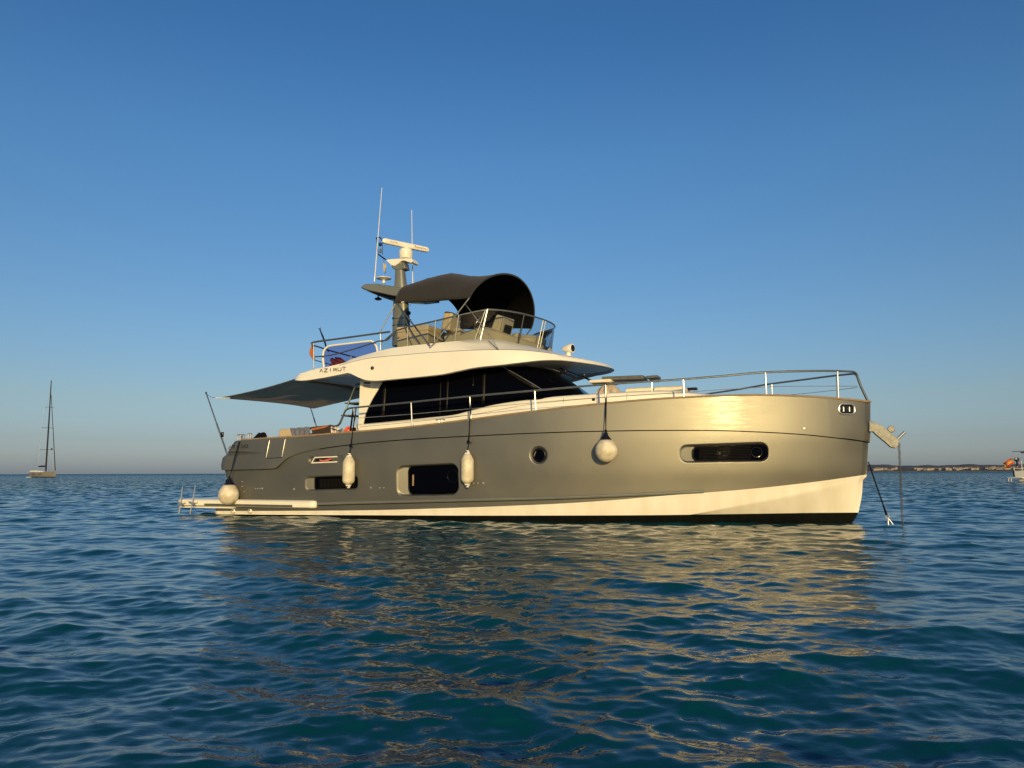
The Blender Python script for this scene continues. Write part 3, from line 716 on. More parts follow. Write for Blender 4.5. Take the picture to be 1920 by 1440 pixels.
# ------------------------------------------------------------------ roof / flybridge moulding
Xf = 10.3
for x in np.linspace(8, 13, 201):     # the tip of the visor
    mx = max(proj((x - 3.0*(1 - math.sin(a)), -2.15*math.cos(a), zu + .03))[0] for a in np.linspace(0, math.pi/2, 40))
    if mx > 1149: Xf = x; break
XaR = P(546, 711, 2.02).x; Xf = 9.85
def Wr(x, xf, W=2.14, L=3.0, p=2.2, q=.56):
    x = np.asarray(x, float); t = np.clip((x - (xf - L))/L, 0, 1)
    ta = np.clip((XaR + .35 - x)/.35, 0, 1)
    return W * (1 - t**p)**q - .25*ta**2
Wb = lambda x, z=0: Wr(x, Xf)
Wc = lambda x, z=0: Wr(x, Xf - .05, 2.10)
XfT = 7.0
for x in np.linspace(5, 10, 201):
    if proj((x, 0, 3.75))[0] > 1026: XfT = x; break
def Wt(x, z=0):
    return Wr(x, XfT, 1.93, 2.6, 2.6, .55) + .10*np.clip((P(690, 665, 1.95).x - np.asarray(x, float))/1.0, 0, 1)
zb_r = curve([(546, 711.5), (562.7, 713.5), (601, 708.9), (640, 701.5), (654, 699.3), (662, 702.5), (671, 707), (688, 712.7), (705, 713.7), (740, 710.8), (785, 706.5), (826, 702), (858, 695.5), (893, 688.6), (937, 684), (980, 678.8), (1019, 675), (1050, 674.5)], Wb)
zc_r = curve([(546, 709.5), (580, 701), (610, 693), (648, 682.5), (672, 676), (697, 671.5), (760, 665.5), (800, 662), (897, 656.9), (968, 656.7), (1010, 660), (1031, 663), (1059, 668.5)], Wc)
zt_r = curve([(549, 707), (562.7, 700.5), (588, 692.5), (640, 682), (659, 673.5), (705, 659.7), (740, 652), (808, 644), (860, 639), (905, 636), (940, 637.5)], Wt)
zfront_b = zb_r(zb_r.x1); zfront_c = zc_r(zc_r.x1)
tip_z = 3.50
pass; ('roof', zb_r.x1, zfront_b, zc_r.x1, zfront_c, 'tip', Xf, tip_z, 'XfT', XfT, 'zt end', zt_r.x1, zt_r(zt_r.x1), 'zu', zu)
def Zb(x):
    x = np.asarray(x, float); t = np.clip((x - zb_r.x1)/(Xf - zb_r.x1), 0, 1)
    return zb_r(x)*(1 - t) + (tip_z - .03)*t
def Zc(x):
    x = np.asarray(x, float); t = np.clip((x - zc_r.x1)/(Xf - .05 - zc_r.x1), 0, 1)
    return zc_r(x)*(1 - t) + (tip_z + .02)*t
def Zt(x):
    x = np.asarray(x, float); t = np.clip((x - zt_r.x1)/(XfT - zt_r.x1), 0, 1)
    return zt_r(x) - .22*t**1.5
def ringpts(xa, xf, W, Z, n=150, dz=0, ds=0):
    out = []
    for i in range(n + 1):
        u = i/n; x = xa + (xf - xa)*(1 - (1 - u)**1.9)
        s = float(W(x)) - ds
        if i == n: s = 0
        out.append((x, -max(s, 0), float(Z(x)) + dz))
    return out
zund = lambda x: np.interp(x, [XaR, P(670, 735, 0).x, 5.5, Xf], [float(zb_r(XaR)) + .02, zu + .02, zu + .0, tip_z - .02])
rb_ = ringpts(XaR, Xf, Wb, Zb); rb2 = [(x, y*.985 if abs(y) > .01 else 0, z - .012) for x, y, z in rb_]
rc1 = [(a[0]*.5 + b[0]*.5, (a[1]*.5 + b[1]*.5)*1.004, (a[2] + b[2])/2) for a, b in zip(rb_, ringpts(XaR, Xf - .05, Wc, Zc))]
rc_r = ringpts(XaR, Xf - .05, Wc, Zc)
rc2 = ringpts(XaR + .01, Xf - .10, lambda x: Wc(x), Zc, dz=.012, ds=.035)
rt_ = ringpts(XaR + .06, XfT, Wt, Zt)
mid = [tuple(a[i]*.5 + b[i]*.5 + (.02 if i == 2 else 0) for i in range(3)) for a, b in zip(rc2, rt_)]
rt2 = [(x, -max(-y - .06, 0), z + .004) for x, y, z in ringpts(XaR + .06, XfT - .05, Wt, Zt)]
rt3 = [(x, -max(-y - .10, 0), max(z - .35, float(zund(x)) + .07)) for x, y, z in ringpts(XaR + .06, XfT - .05, Wt, Zt)]
und1 = ringpts(XaR + .01, Xf - .05, Wb, lambda x: Zb(x) - .012, ds=.09)
und2 = [(x, -max(-y - .06, 0), max(z, float(zund(x)))) for x, y, z in ringpts(XaR + .05, Xf - .10, Wb, lambda x: Zb(x) + .03, ds=.10)]
und3 = [(x, 0, float(zund(x)) + .03) for x, y, z in und2]
mb = MB().grid([und3, und2, und1, rb2, rb_, rc1, rc_r, rc2, mid, rt_, rt2, rt3])
roof = mb.build('flybridge_moulding', 'white', Y, mirror=True, smooth=32)
# close the aft end and the fly deck
aft = [und3[0], und2[0], und1[0], rb2[0], rb_[0], rc1[0], rc_r[0], rc2[0], mid[0], rt_[0], rt2[0]]
poly = aft + [(aft[-1][0], 0, aft[-1][2])]
MB().add(poly, [tuple(range(len(poly)))]).build('aft_edge', 'white', roof, mirror=True)
MB().grid([[(x, y, z + .02) for x, y, z in rt3], [(x, 0, z + .02) for x, y, z in rt3]]).build('fly_deck', 'teak', roof, mirror=True)
# letters and port light
def on_roof(px, py, off=.0):
    def f(x, z):
        a = float(Zb(x)); c = float(Zc(x)); k = min(1, max(0, (z - a)/(c - a + 1e-6)))
        return float(Wb(x))*(1-k) + float(Wc(x))*k + off
    return HS(px, py, f)
csx = np.linspace(P(640, 684, 2.0).x, P(1031, 662, 1.6).x, 120)
MB().tube([(x, -float(Wc(x)) + .028, float(Zc(x)) + .010) for x in csx], .0075, 6).build('seam_and_shade_line', 'rub', roof, mirror=True)  # grey tube painted in as the crease's shadow line
# AZIMUT letters built as bars following the roof side
L0, L1 = 599.5, 648; bx_, by_ = 599.5, 697.8
def letter(strokes, i, n=6):
    w_ = 6.0; gap = (L1 - L0 - w_*n)/(n - 1); ox = L0 + i*(w_ + gap)
    m_ = MB()
    for (a, b, c, d) in strokes:
        y = lambda u_, v_: 698.0 - (ox - L0)*.085 - v_*6.2
        p = on_roof(ox + a*w_, y(a, b), .026); q = on_roof(ox + c*w_, y(c, d), .026)
        m_.tube([p, q], .0068, 6)
    return m_
for i, st_ in enumerate([[(0, 0, .5, 1), (.5, 1, 1, 0)], [(0, 1, 1, 1), (1, 1, 0, 0), (0, 0, 1, 0)], [(.46, 0, .54, 1)],
                         [(0, 0, .15, 1), (.15, 1, .5, .1), (.5, .1, .85, 1), (.85, 1, 1, 0)],
                         [(0, 1, 0, .15), (0, .15, .25, 0), (.25, 0, .75, 0), (.75, 0, 1, .15), (1, .15, 1, 1)], [(0, 1, 1, 1), (.5, 1, .5, 0)]]):
    letter(st_, i).build('maker_letter', 'ink', roof)
p = on_roof(698, 690, .022)
nl = MB().lathe([(.036, -.03), (.042, .006), (.030, .010), (.026, -.004), (.001, -.006)], p, (0, -1, 0), 24).build('round_side_light', 'gloss', roof)
MB().lathe([(.001, .012), (.010, .008), (.012, -.01)][::-1], p, (0, -1, 0), 12).build('lens', 'steel', nl)
# downlights beneath the aft overhang
for (a, b, s_) in [(588, 717.5, 1.2), (612, 723, .2), (648, 727, -.3)]:
    x = P(a, b, s_).x; MB().lathe([(.001, -.006), (.06, -.006), (.075, 0), (.075, .03)], (x, -s_, float(zund(x)) + .015), (0, 0, 1), 16).build('downlight', 'steel', roof)
# searchlight
s0 = P(1066, 668, 0.35)
sl = MB().lathe([(.075, -.02), (.06, .03), (.045, .10)], s0, n=20).build('searchlight', 'white', roof)
hd = s0 + Vector((0, 0, .18))
prof = [(.001, -.17), (.05, -.15), (.085, -.08), (.105, .02), (.11, .09), (.105, .12)]
MB().lathe(prof, hd, (.97, -.24, 0), 20).build('searchlight_head', 'white', sl)
MB().lathe([(.085, .118), (.08, .128), (.001, .128)], hd, (.97, -.24, 0), 20).build('searchlight_lens', 'gloss', sl)

# ------------------------------------------------------------------ fly windscreen
def Wg(x, z=0): return Wt(x) - .03
ztop_s = curve([(720, 639.5), (731, 630), (743, 620), (773, 611.6), (815, 602), (858, 592), (886, 586), (916, 580.6)], lambda x, z: Wt(x) + .02)
zg_end = float(ztop_s(ztop_s.x1))
x745 = P(722, 655, 1.75).x
def glass_pt(u, top):
    """u 0..1 from aft to the front centre"""
    xf = (XfT + .10) if top else XfT - .03
    x = x745 + (xf - x745)*(1 - (1 - u)**1.6)
    if top:
        s = float(Wr(x, xf, 1.95, 2.7, 2.6, .55)); z = float(ztop_s(x)) - .10*max(0, (x - ztop_s.x1)/(xf - ztop_s.x1))**2
    else: s = float(Wg(x)); z = float(Zt(x)) - .02
    if u >= 1: s = 0
    return Vector((x, -s, z))
N = 90
bt = [glass_pt(i/N, False) for i in range(N + 1)]; tt = [glass_pt(i/N, True) for i in range(N + 1)]
gw = MB().grid([bt, [a.lerp(b, .5) for a, b in zip(bt, tt)], tt]).build('fly_windscreen', 'clear', Y, mirror=True, smooth=60)
MB().tube(tt, .020, 8).build('windscreen_rail', 'tube', gw, mirror=True)
def post(px_t, r=.016, m='steel', lean=0., name='windscreen_post'):
    best = min(range(N + 1), key=lambda i: abs(proj(tt[i])[0] - px_t))
    j = max(0, min(N, best + int(lean)))
    b_ = MB().tube([tt[best] + Vector((0, -.005, 0)), bt[j] + Vector((0, -.012, 0))], r, 8)
    return b_.build(name, m, gw)
def post_px(px_t, px_b, r=.016, m='steel'):
    lim = max(range(N + 1), key=lambda i: proj(tt[i])[0])
    i = min(range(lim + 1), key=lambda i: abs(proj(tt[i])[0] - px_t)); lim = max(range(N + 1), key=lambda i: proj(bt[i])[0])
    j = min(range(lim + 1), key=lambda i: abs(proj(bt[i])[0] - px_b))
    return MB().tube([tt[i] + Vector((0, -.008, 0)), bt[j] + Vector((0, -.015, -.01))], r, 8).build('windscreen_post', m, gw)
post_px(763, 763.5, .013, 'tube'); post_px(818, 816, .013, 'tube'); post_px(861, 853.5, .020, 'mast')
post_px(916, 899.5, .022, 'steel'); post_px(911, 889, .010, 'tube'); post_px(984, 972, .020, 'gloss'); post_px(1019, 1007, .012, 'tube'); post_px(1023, 1010, .012, 'tube')

# ------------------------------------------------------------------ fly furniture
zfl = float(zt_r(P(770, 640, 1.5).x)) - .25
def fbox(px0, py0, px1, py1, S, depth, name, m, bev=.03, zb=None, parent=Y, rot=None):
    a = P(px0, py0, S); b = P(px1, py1, S); z1 = a.z; z0 = b.z if zb is None else zb
    return MB().box(((a.x + b.x)/2, -S + depth/2, (z0 + z1)/2), (b.x - a.x, depth, z1 - z0)).build(name, m, parent, bevel=bev)
fbox(744.5, 617, 802, 660, 1.30, .8, 'wet_bar', 'beige', .02, zfl)
fbox(743.5, 613.5, 803, 618.5, 1.32, .84, 'bar_lid', 'beige', .015)
fbox(803, 620, 823, 660, .6, .8, 'aft_settee', 'beige', .04, zfl)
fbox(832, 629, 900, 660, 1.2, .5, 'helm_console_side', 'beige', .03, zfl)
# helm seat
hs = fbox(836, 617, 862, 640, .9, .5, 'helm_seat', 'beige', .03, zfl)
q = P(846, 605, .9)
MB().box(q, (.24, .5, .46), Matrix.Rotation(R(12), 3, 'Y')).build('helm_backrest', 'beige', hs, bevel=.05)
q = P(870, 617, .6); MB().tube([q + Vector((0, -.2, -.05)), q + Vector((0, -.2, .12)), q + Vector((.02, .1, .15))], .018, 8).build('seat_handle', 'gloss', hs)
# dashboard cowl
mb = MB(); rows = []
cw = [(858, 640), (870, 630), (885, 623), (900, 617.5), (916, 615.5), (928, 618), (945, 624), (962, 630), (990, 636), (1004, 642)]
for (a, b) in cw:
    q = P(a, b, .95); s_ = min(1.25, float(Wt(q.x)) - .16); rows.append([(q.x, -s_, zfl), (q.x, -s_, q.z - .06), (q.x, -s_ + .1, q.z), (q.x, 0, q.z + .02), (q.x, s_*.8, q.z - .02), (q.x, s_*.9, zfl)])
mb.grid(rows); mb.add(rows[0], [tuple(range(6))]); mb.add(rows[-1], [tuple(range(6))]); mb.build('dashboard', 'beige', Y, smooth=50)
# instrument pod
hp = [P(a, b, 1.0) for a, b in [(930, 591), (933, 589.5), (942, 592.5), (935, 627), (921, 624), (919, 619)]]
q0 = P(922, 624, 1.0)
pod = MB().prism(hp, (0.10, .52, 0)).build('instrument_pod', 'beige', Y, bevel=.03)
fc = [P(941.5, 594, 1.02), P(961, 602, .62), P(955, 630, .62), P(936, 626.5, 1.02)]
MB().prism([p + Vector((.02, 0, 0)) for p in fc], (.03, 0, 0)).build('pod_front', 'beige', pod, bevel=.01)
fs = [P(943, 608.5, 1.0), P(956, 612.5, .72), P(952, 627, .72), P(939, 624.5, 1.0)]
MB().prism([p + Vector((.055, 0, 0)) for p in fs], (.012, 0, 0)).build('pod_screen', 'screen', pod)
# steering wheel
c = P(899, 610, .75); MB().tube([c + Vector((.10*math.sin(a), .20*math.cos(a), .20*math.sin(a))) for a in np.linspace(0, 2*math.pi, 29)[:-1]], .013, 8, closed=True).build('steering_wheel', 'tube', Y)
# forward companion seat
q = P(990, 640, -.4)
MB().lathe([(.45, -.25), (.5, .0), (.42, .09), (.2, .13), (.001, .14)], (q.x, .35, q.z), n=28, sc=(1, .8)).build('companion_seat', 'beige', Y)
MB().lathe([(.10, -.1), (.11, .22), (.09, .25), (.001, .26)], P(969, 645, .7), n=18).build('seat_pillar', 'beige', Y)

# ------------------------------------------------------------------ bimini
# arches: (x of the arch's feet, x of its crown, foot z, crown z, half width)
e0 = P(741, 568, 1.75); e1 = P(800, 565, 1.8); e1b = P(845, 561.5, 1.85); e2 = P(880, 558.5, 1.94)
def crown(px, py): return P(px, py, 0)
c0 = crown(812, 545); c1 = crown(866, 523.5); c2 = crown(972, 521)
pass; ('bimini', e0, e1, e2, c0, c1, c2)
bim = []
keys = [(e0, c0, 1.75, 2.5), (e1, (c0 + c1)/2 + Vector((0, 0, .03)), 1.8, 2.35), (e1b, c1 + Vector((.12, 0, 0)), 1.85, 2.2), ((e1b + e2)/2 + Vector((0, 0, .0)), (c1 + c2)/2 + Vector((0, 0, -.07)), 1.87, 2.05), (e2, c2, 1.94, 1.88)]
def arch(e, c, W, n, N=48):
    out = []
    for i in range(N + 1):
        a = math.pi*i/N; cs = math.cos(a); sn = math.sin(a)
        s = W*math.copysign(abs(cs)**(2/n), cs); h = abs(sn)**(2/n)
        out.append(Vector((e.x + (c.x - e.x)*h, -s, e.z + (c.z - e.z)*h)))
    return out
arcs = [arch(*k) for k in keys]
rows = []
for j in range(len(arcs) - 1):
    for t in np.linspace(0, 1, 9)[:-1]:
        p0 = arcs[max(j-1, 0)]; p1 = arcs[j]; p2 = arcs[j+1]; p3 = arcs[min(j+2, len(arcs)-1)]
        rows.append([.5*((2*b) + (c_ - a)*t + (2*a - 5*b + 4*c_ - d)*t*t + (-a + 3*b - 3*c_ + d)*t**3) for a, b, c_, d in zip(p0, p1, p2, p3)])
rows.append(arcs[-1])
# skirt: the edges hang a little below the feet
bimini = MB().grid(rows).build('bimini_canopy', 'canvas', Y, solid=.006, smooth=60)
M['undershade'] = mat('painted_canopy_shade', (.0045, .004, .004), .95, spec=.1)  # near-black sheet stands in for the shade under the canopy
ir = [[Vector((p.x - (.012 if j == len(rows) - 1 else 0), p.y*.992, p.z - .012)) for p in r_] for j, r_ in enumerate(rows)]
MB().grid(ir).build('canopy_shade', 'undershade', bimini, smooth=60)
for j_ in (1, 2, 3):
    MB().tube([p + Vector((0, 0, .004)) for p in arcs[j_]], .010, 6).build('canopy_seam', 'canvas', bimini)
MB().tube(arcs[-1], .022, 8).build('canopy_hem', 'canvas', bimini)
hg = P(808, 651, 2.0)
for sg in (1, -1):
    f = lambda v: Vector((v.x, v.y*sg, v.z))
    H = f(hg)
    MB().tube([H, f(e2)], .017, 8).build('canopy_frame', 'tube', bimini)
    MB().tube([H + Vector((-.02, 0, .02)), f(e0) + Vector((.05, 0, -.02))], .020, 8).build('canopy_frame', 'tube', bimini)
    MB().tube([H + Vector((-.45, .01, .22)), f(e0) + Vector((.06, 0.02*sg, -.0))], .014, 8).build('canopy_frame', 'tube', bimini)
    MB().tube([f(e0) + Vector((0, 0, -.02)), f(P(713, 622, 1.8))], .014, 8).build('canopy_frame', 'tube', bimini)
    MB().tube([f(P(873, 571, 1.63)), f(P(922, 635, 1.9)), f(P(935, 656.5, 2.0))], .008, 6).build('canopy_stay', 'steel', bimini)
    MB().tube([f(P(916, 640, 1.9)), f(P(935, 656.5, 2.0))], .006, 6).build('canopy_stay', 'rope', bimini)
    MB().lathe([(.03, -.03), (.035, .03)], H, (0, 1, 0), 14).build('canopy_hinge', 'steel', bimini)
q = P(755, 566.5, 1.80); MB().box(q, (.07, .02, .022)).build('canopy_tag', 'fendend', bimini)

# ------------------------------------------------------------------ mast and wing
def sect(pxl, pxr, py, S=0, yw=.16):
    a = P(pxl, py, S); b = P(pxr, py, S); return a, b
mb = MB(); rows = []
for (l_, r_, y_) in [(735, 771, 650), (736, 769.5, 612), (737.5, 766, 575), (740, 763.5, 545), (741.5, 760, 515), (742, 758, 500), (741, 758, 490)]:
    a, b = sect(l_, r_, y_); c = (a + b)/2; hw = (b.x - a.x)/2 * .88; hy = .15 if y_ > 540 else .12
    rows.append([(c.x + hw*math.copysign(abs(math.cos(t))**.7, math.cos(t)), hy*math.copysign(abs(math.sin(t))**.7, math.sin(t)), a.z) for t in np.linspace(0, 2*math.pi, 25)[:-1]])
mb.grid(rows, close=True)
mast = mb.build('radar_mast', 'mast', Y)
# platform wing
hw_ = .50
tipz = P(680, 535, hw_).z
tp = [P(a, b, hw_) for a, b in [(676, 537), (683, 531.8), (704, 531), (739, 536), (772, 542.5), (790, 549)]]
lo = [P(a, b, hw_) for a, b in [(677, 540), (690, 544.5), (704, 547.5), (737, 554.6), (765, 556), (790, 553)]]
rows = []
for a, b in zip(tp, lo):
    e = .12
    rows.append([(a.x, -hw_ + .05, a.z), (a.x - .0, -hw_, a.z - .02), (b.x, -hw_, b.z + .01), (b.x, -hw_ + .06, b.z - .01), (b.x, hw_ - .06, b.z - .01), (b.x, hw_, b.z + .01), (a.x, hw_, a.z - .02), (a.x, hw_ - .05, a.z)])
mb = MB().grid(rows, close=True); o = len(mb.v)
mb.add(rows[0], [tuple(range(8))]); mb.add(rows[-1], [tuple(range(8))])
wing = mb.build('mast_wing', 'mast', mast, bevel=.012)
lw = [P(a, b, hw_) for a, b in [(681, 541.2), (737, 555)]]
MB().prism([(lw[0].x + .08, -hw_ + .09, lw[0].z - 0.060), (lw[1].x, -hw_ + .09, lw[1].z - 0.052), (lw[1].x, hw_ - .09, lw[1].z - 0.052), (lw[0].x + .08, hw_ - .09, lw[0].z - 0.060)], (0, 0, -.012)).build('wing_light_frame', 'gloss', wing)
MB().prism([(lw[0].x + .16, -hw_ + .16, lw[0].z - 0.088), (lw[1].x - .05, -hw_ + .16, lw[1].z - 0.068), (lw[1].x - .05, hw_ - .16, lw[1].z - 0.068), (lw[0].x + .16, hw_ - .16, lw[0].z - 0.088)], (0, 0, -.012)).build('wing_panel', 'rub', wing)
q = P(713, 556, .0); MB().lathe([(.02, .06), (.02, -.02), (.09, -.05), (.10, -.08), (.06, -.10), (.001, -.10)], (q.x, -.1, q.z - .02), n=18).build('horn', 'gloss', wing)
# top bracket
bp = [(722.5, 487), (735, 485.5), (760, 484), (772, 484.5), (773.5, 491), (770, 492.5), (758, 488.5), (752, 489), (748, 493), (745, 495), (740, 498.5), (734, 497.5)]
pl_ = [P(a, b, .16) for a, b in bp]
MB().prism(pl_, (0, .32, 0)).build('radar_bracket', 'white', mast, bevel=.012)
bpl = [(733, 498), (745, 495.5), (757, 491), (760, 503), (745, 506.5), (735, 503)]
MB().prism([P(a, b, .13) for a, b in bpl], (0, .26, 0)).build('bracket_collar', 'mast', mast, bevel=.02)
rc0 = P(761, 484.5, 0)
rad = MB().lathe([(.165, -.02), (.178, .02), (.188, .09), (.181, .095), (.189, .10), (.186, .16), (.178, .165), (.178, .20), (.155, .245), (.10, .265), (.06, .275), (.05, .30)], rc0, n=32).build('radar_pedestal', 'white', mast)
rcc = rc0 + Vector((0, 0, .34))
bd = Vector((math.cos(ALPHA) * 0, 0, 0))
ang = R(37.5) + ALPHA    # array turned away from the viewer
dl_ = Vector((math.cos(ang), math.sin(ang), 0))
pv = Vector((-dl_.y, dl_.x, 0)) * -1
# cross-section swept along the array
Lr = .70; rows = []
for t in np.linspace(-1, 1, 25):
    e = math.sqrt(max(1 - max(0, (abs(t) - .93)/.07)**2, 0)) if abs(t) > .93 else 1
    ce = rcc + dl_*Lr*t + Vector((0, 0, .015)); hh = .072*(.6 + .4*e); hd_ = .055*(.5 + .5*e)
    rows.append([ce + pv*hd_*math.copysign(abs(math.cos(a))**.55, math.cos(a)) + Vector((0, 0, hh*math.copysign(abs(math.sin(a))**.55, math.sin(a)))) for a in np.linspace(0, 2*math.pi, 25)[:-1]])
mb = MB().grid(rows, close=True); mb.add(rows[0], [tuple(range(24))]); mb.add(rows[-1], [tuple(range(24))])
arr = mb.build('radar_array', 'white', rad)
if (BOAT.to_3x3() @ pv).y > 0: pv = -pv
text_obj('array_lettering', 'Raymarine', 'redink', arr, rcc + dl_*.23 + pv*.0565 + Vector((0, 0, -.012)), dl_, (0, 0, 1), .088, ext=.001, squash=.98)
text_obj('array_small_lettering', 'HD COLOR', 'ink', arr, rcc - dl_*.5 + pv*.0565 + Vector((0, 0, .0)), dl_, (0, 0, 1), .042, ext=.001)
# whip antennas, dome, light bracket
def whip(t, b, S, r0=.011, r1=.016):
    a_ = P(*t, S); b_ = P(*b, S); m_ = MB().tube([a_, a_.lerp(b_, .5), b_], [r0*.8, r0, r1], 8).build('whip_antenna', 'fendend', mast)
    MB().tube([b_, b_ + (b_ - a_).normalized()*.12], r1*1.25, 8).build('antenna_base', 'steel', m_); return m_
whip((716, 352.5), (702.8, 520), .35); whip((772, 394), (774, 540), -.35)
q = P(719.5, 531, .15)
MB().lathe([(.04, 0), (.035, .07), (.06, .085), (.20, .12), (.205, .135), (.17, .155), (.06, .175), (.03, .20), (.001, .205)], q, n=28).build('satnav_dome', 'white', mast)
q = P(782, 545, -.2); MB().lathe([(.10, -.01), (.105, .0), (.09, .02), (.001, .03)], q + Vector((0, 0, .06)), (-.2, -1, .1), 20).build('small_dome', 'white', mast)
q = P(770, 543, -.2); MB().box(q, (.2, .08, .03)).build('antenna_plate', 'white', mast, bevel=.006)
arm = [P(739, 497, 0), P(722, 486, 0), P(709.5, 477, 0)]
la = MB().tube(arm, .020, 6).tube([arm[-1], P(706, 447, 0)], .008, 6).tube([arm[-1] + Vector((.13, 0, -.02)), P(717, 450, 0)], .008, 6).build('light_bracket', 'gloss', mast)
MB().tube([P(705, 447.5, 0), P(708, 445, 0), P(713, 445.5, 0), P(717, 452, 0)], .016, 6).build('light_bracket_top', 'gloss', la)
q = P(713, 458, 0); MB().lathe([(.03, -.05), (.045, -.03), (.045, .03), (.03, .045)], q, n=14).build('anchor_light', 'screen', la)
q = P(713.5, 470, 0); MB().lathe([(.028, -.06), (.032, 0), (.025, .05)], q, n=12).build('masthead_light', 'rub', la)
q = P(737, 596, .16); MB().box(q + Vector((.0, 0, 0)), (.03, .03, .03)).build('mast_bolt', 'gloss', mast)
for y_ in (600, 612):
    a, b = sect(738, 768, y_); MB().box(((a.x + b.x)/2, 0, a.z), ((b.x - a.x)*.84, .31, .012)).build('mast_seam', 'gloss', mast)
q = P(766, 587, .1); MB().lathe([(.05, -.03), (.05, .04), (.02, .06)], q, (1, 0, 0), 12).build('loudspeaker', 'gloss', mast)

# ------------------------------------------------------------------ rails
def tube_px(pts, r, name, m, parent=Y, n=8, smooth=0, mirror=False):
    q = [P(*p) for p in pts]
    if smooth: q = smooth_path(q, smooth)
    return MB().tube(q, r, n).build(name, m, parent, mirror=mirror)
# aft fly rail
Sa = 1.78
fr = MB().tube(smooth_path([P(588.3, 650, Sa), P(585, 645.5, Sa), P(590, 641.3, Sa), P(640, 634.5, Sa), P(731, 622, Sa)], 6), .024, 8).build('fly_rail', 'tube', Y)
for (a, b, c, d, S_) in [(588, 643, 588.7, 692, Sa), (713.5, 625, 713.8, 657, Sa)]:
    MB().tube([P(a, b, S_), P(c, d, S_)], .016, 8).build('rail_stanchion', 'steel', fr)
za_top = P(588, 643, Sa); za_mid = P(589, 668, Sa)
xr = za_top.x
for z_, r_ in [(za_top.z - .06, .020), (za_top.z - .42, .012), (za_top.z - .66, .012)]:
    MB().tube([(xr, -Sa, z_), (xr - .12, -.9, z_), (xr - .15, 0, z_), (xr - .12, .9, z_), (xr, Sa, z_)], r_, 8).build('aft_cross_rail', 'tube', fr)
for s_ in (-1.2, 0, .6, 1.2, Sa):
    MB().tube([(xr - .12, s_, za_top.z - .06), (xr - .12, s_, za_top.z - .75)], .014, 8).build('rail_stanchion', 'steel', fr)
pr = [(xr, Sa, za_top.z), (xr + 2.0, Sa, za_top.z + .03)]
MB().tube(pr, .022, 8).tube([(xr, Sa, za_top.z - .40), (xr + 2.2, Sa, za_top.z - .36)], .012, 8).build('port_fly_rail', 'tube', fr)
for dx in (.7, 1.4, 2.0): MB().tube([(xr + dx, Sa, za_top.z), (xr + dx, Sa, za_top.z - .6)], .014, 8).build('rail_stanchion', 'steel', fr)
MB().tube(smooth_path([P(591, 669, Sa), P(622, 665.5, Sa), P(665, 654, Sa), P(695, 644.5, Sa), P(712, 639, Sa), P(724.5, 638, Sa), P(732, 631.5, Sa), P(741, 621, Sa), P(748, 618, Sa)], 5), .017, 8).build('inner_rail', 'tube', fr)
# tinted wind panel in its white hoop
So = 1.70
hoop = smooth_path([P(*p, So) for p in [(608, 690), (606.3, 680), (606, 664), (608.5, 656), (614, 650.5), (622, 648), (650, 644.5), (688, 640), (697, 640), (703, 645), (706.5, 652), (708, 662)]], 5)
hp_ = MB().tube(hoop, .026, 8).build('wind_panel_hoop', 'white', Y)
base_l = [(v.x, v.y, min(v.z, hoop[0].z)) for v in hoop]
lowz = P(640, 688, So).z
pts = [Vector(v) for v in hoop]
MB().grid([[(v.x, v.y + .01, lowz) for v in pts[4:]], [(v.x, v.y + .01, v.z) for v in pts[4:]]]).build('tinted_film', 'purple', hp_)

# side and bow rails
Srail = lambda x, z=0: np.maximum(Bh(x, 2.35) - .10, .0)
rail = curve([(670, 763.8), (740, 757), (770.6, 754), (880.5, 743), (1004, 732), (1134, 721), (1281, 711), (1360, 704.5), (1434.5, 698), (1500, 696), (1566, 695.5), (1600, 697)], Srail)
wire = curve([(670, 784), (770, 776.5), (881, 766.5), (1003, 755), (1178, 741.8), (1281, 735.8), (1340, 731.5), (1397, 728), (1446, 725), (1552, 724), (1608, 724)], Srail)
xe = rail.x1
def railpts(c, x0, x1, n=90): return [(x, -float(Srail(x)), float(c(x))) for x in np.linspace(x0, x1, n)]
front_top = [P(1603, 698.5, .12), P(1607, 703, .08), P(1614, 722.6, .06), P(1627, 751, .04)]
a = P(651, 768, 2.15); b = P(647.5, 775, 2.15)
tp_r = smooth_path([P(619, 797.5, 2.0), P(628, 799, 2.05), P(636, 795, 2.1), P(643, 780, 2.12), P(648, 770, 2.15), P(655, 765.5, 2.17)], 5)
rl = MB().tube(tp_r + railpts(rail, rail.x0 + .02, rail.x1) + smooth_path(front_top, 4), .021, 10).build('bow_rail', 'tube', Y, mirror=True)
MB().tube(railpts(wire, wire.x0, wire.x1), .0065, 6).build('guard_wire', 'steel', rl, mirror=True)
for (a, b, c, d) in [(770.8, 754, 773, 800.5), (881, 743.5, 883.5, 788), (1002.5, 732.5, 1005, 772), (1135, 721, 1137, 757), (1281, 711, 1282.5, 746), (1434.8, 698.5, 1437, 743), (1570, 696, 1572, 748), (663, 765, 669.5, 809)]:
    t_ = HS(a, b, Srail); b_ = HS(c, d, lambda x, z: Bh(x, z) - .07)
    for sg in (1, -1):
        f = lambda v: Vector((v.x, v.y*sg, v.z))
        s_ = MB().tube([f(t_), f(b_)], .0165, 8).build('stanchion', 'steel', rl)
        MB().lathe([(.035, 0), (.032, .015), (.02, .03)], f(b_) - Vector((0, 0, .0)), n=12).tube([f(b_).lerp(f(t_), .12), f(b_) + Vector((.07, 0, 0))], .008, 6).build('stanchion_foot', 'steel', s_)
MB().tube([P(663, 765, 2.15), P(660, 785, 2.15), P(657, 808, 2.15)], .022, 8).build('gate_strap', 'rope', rl)
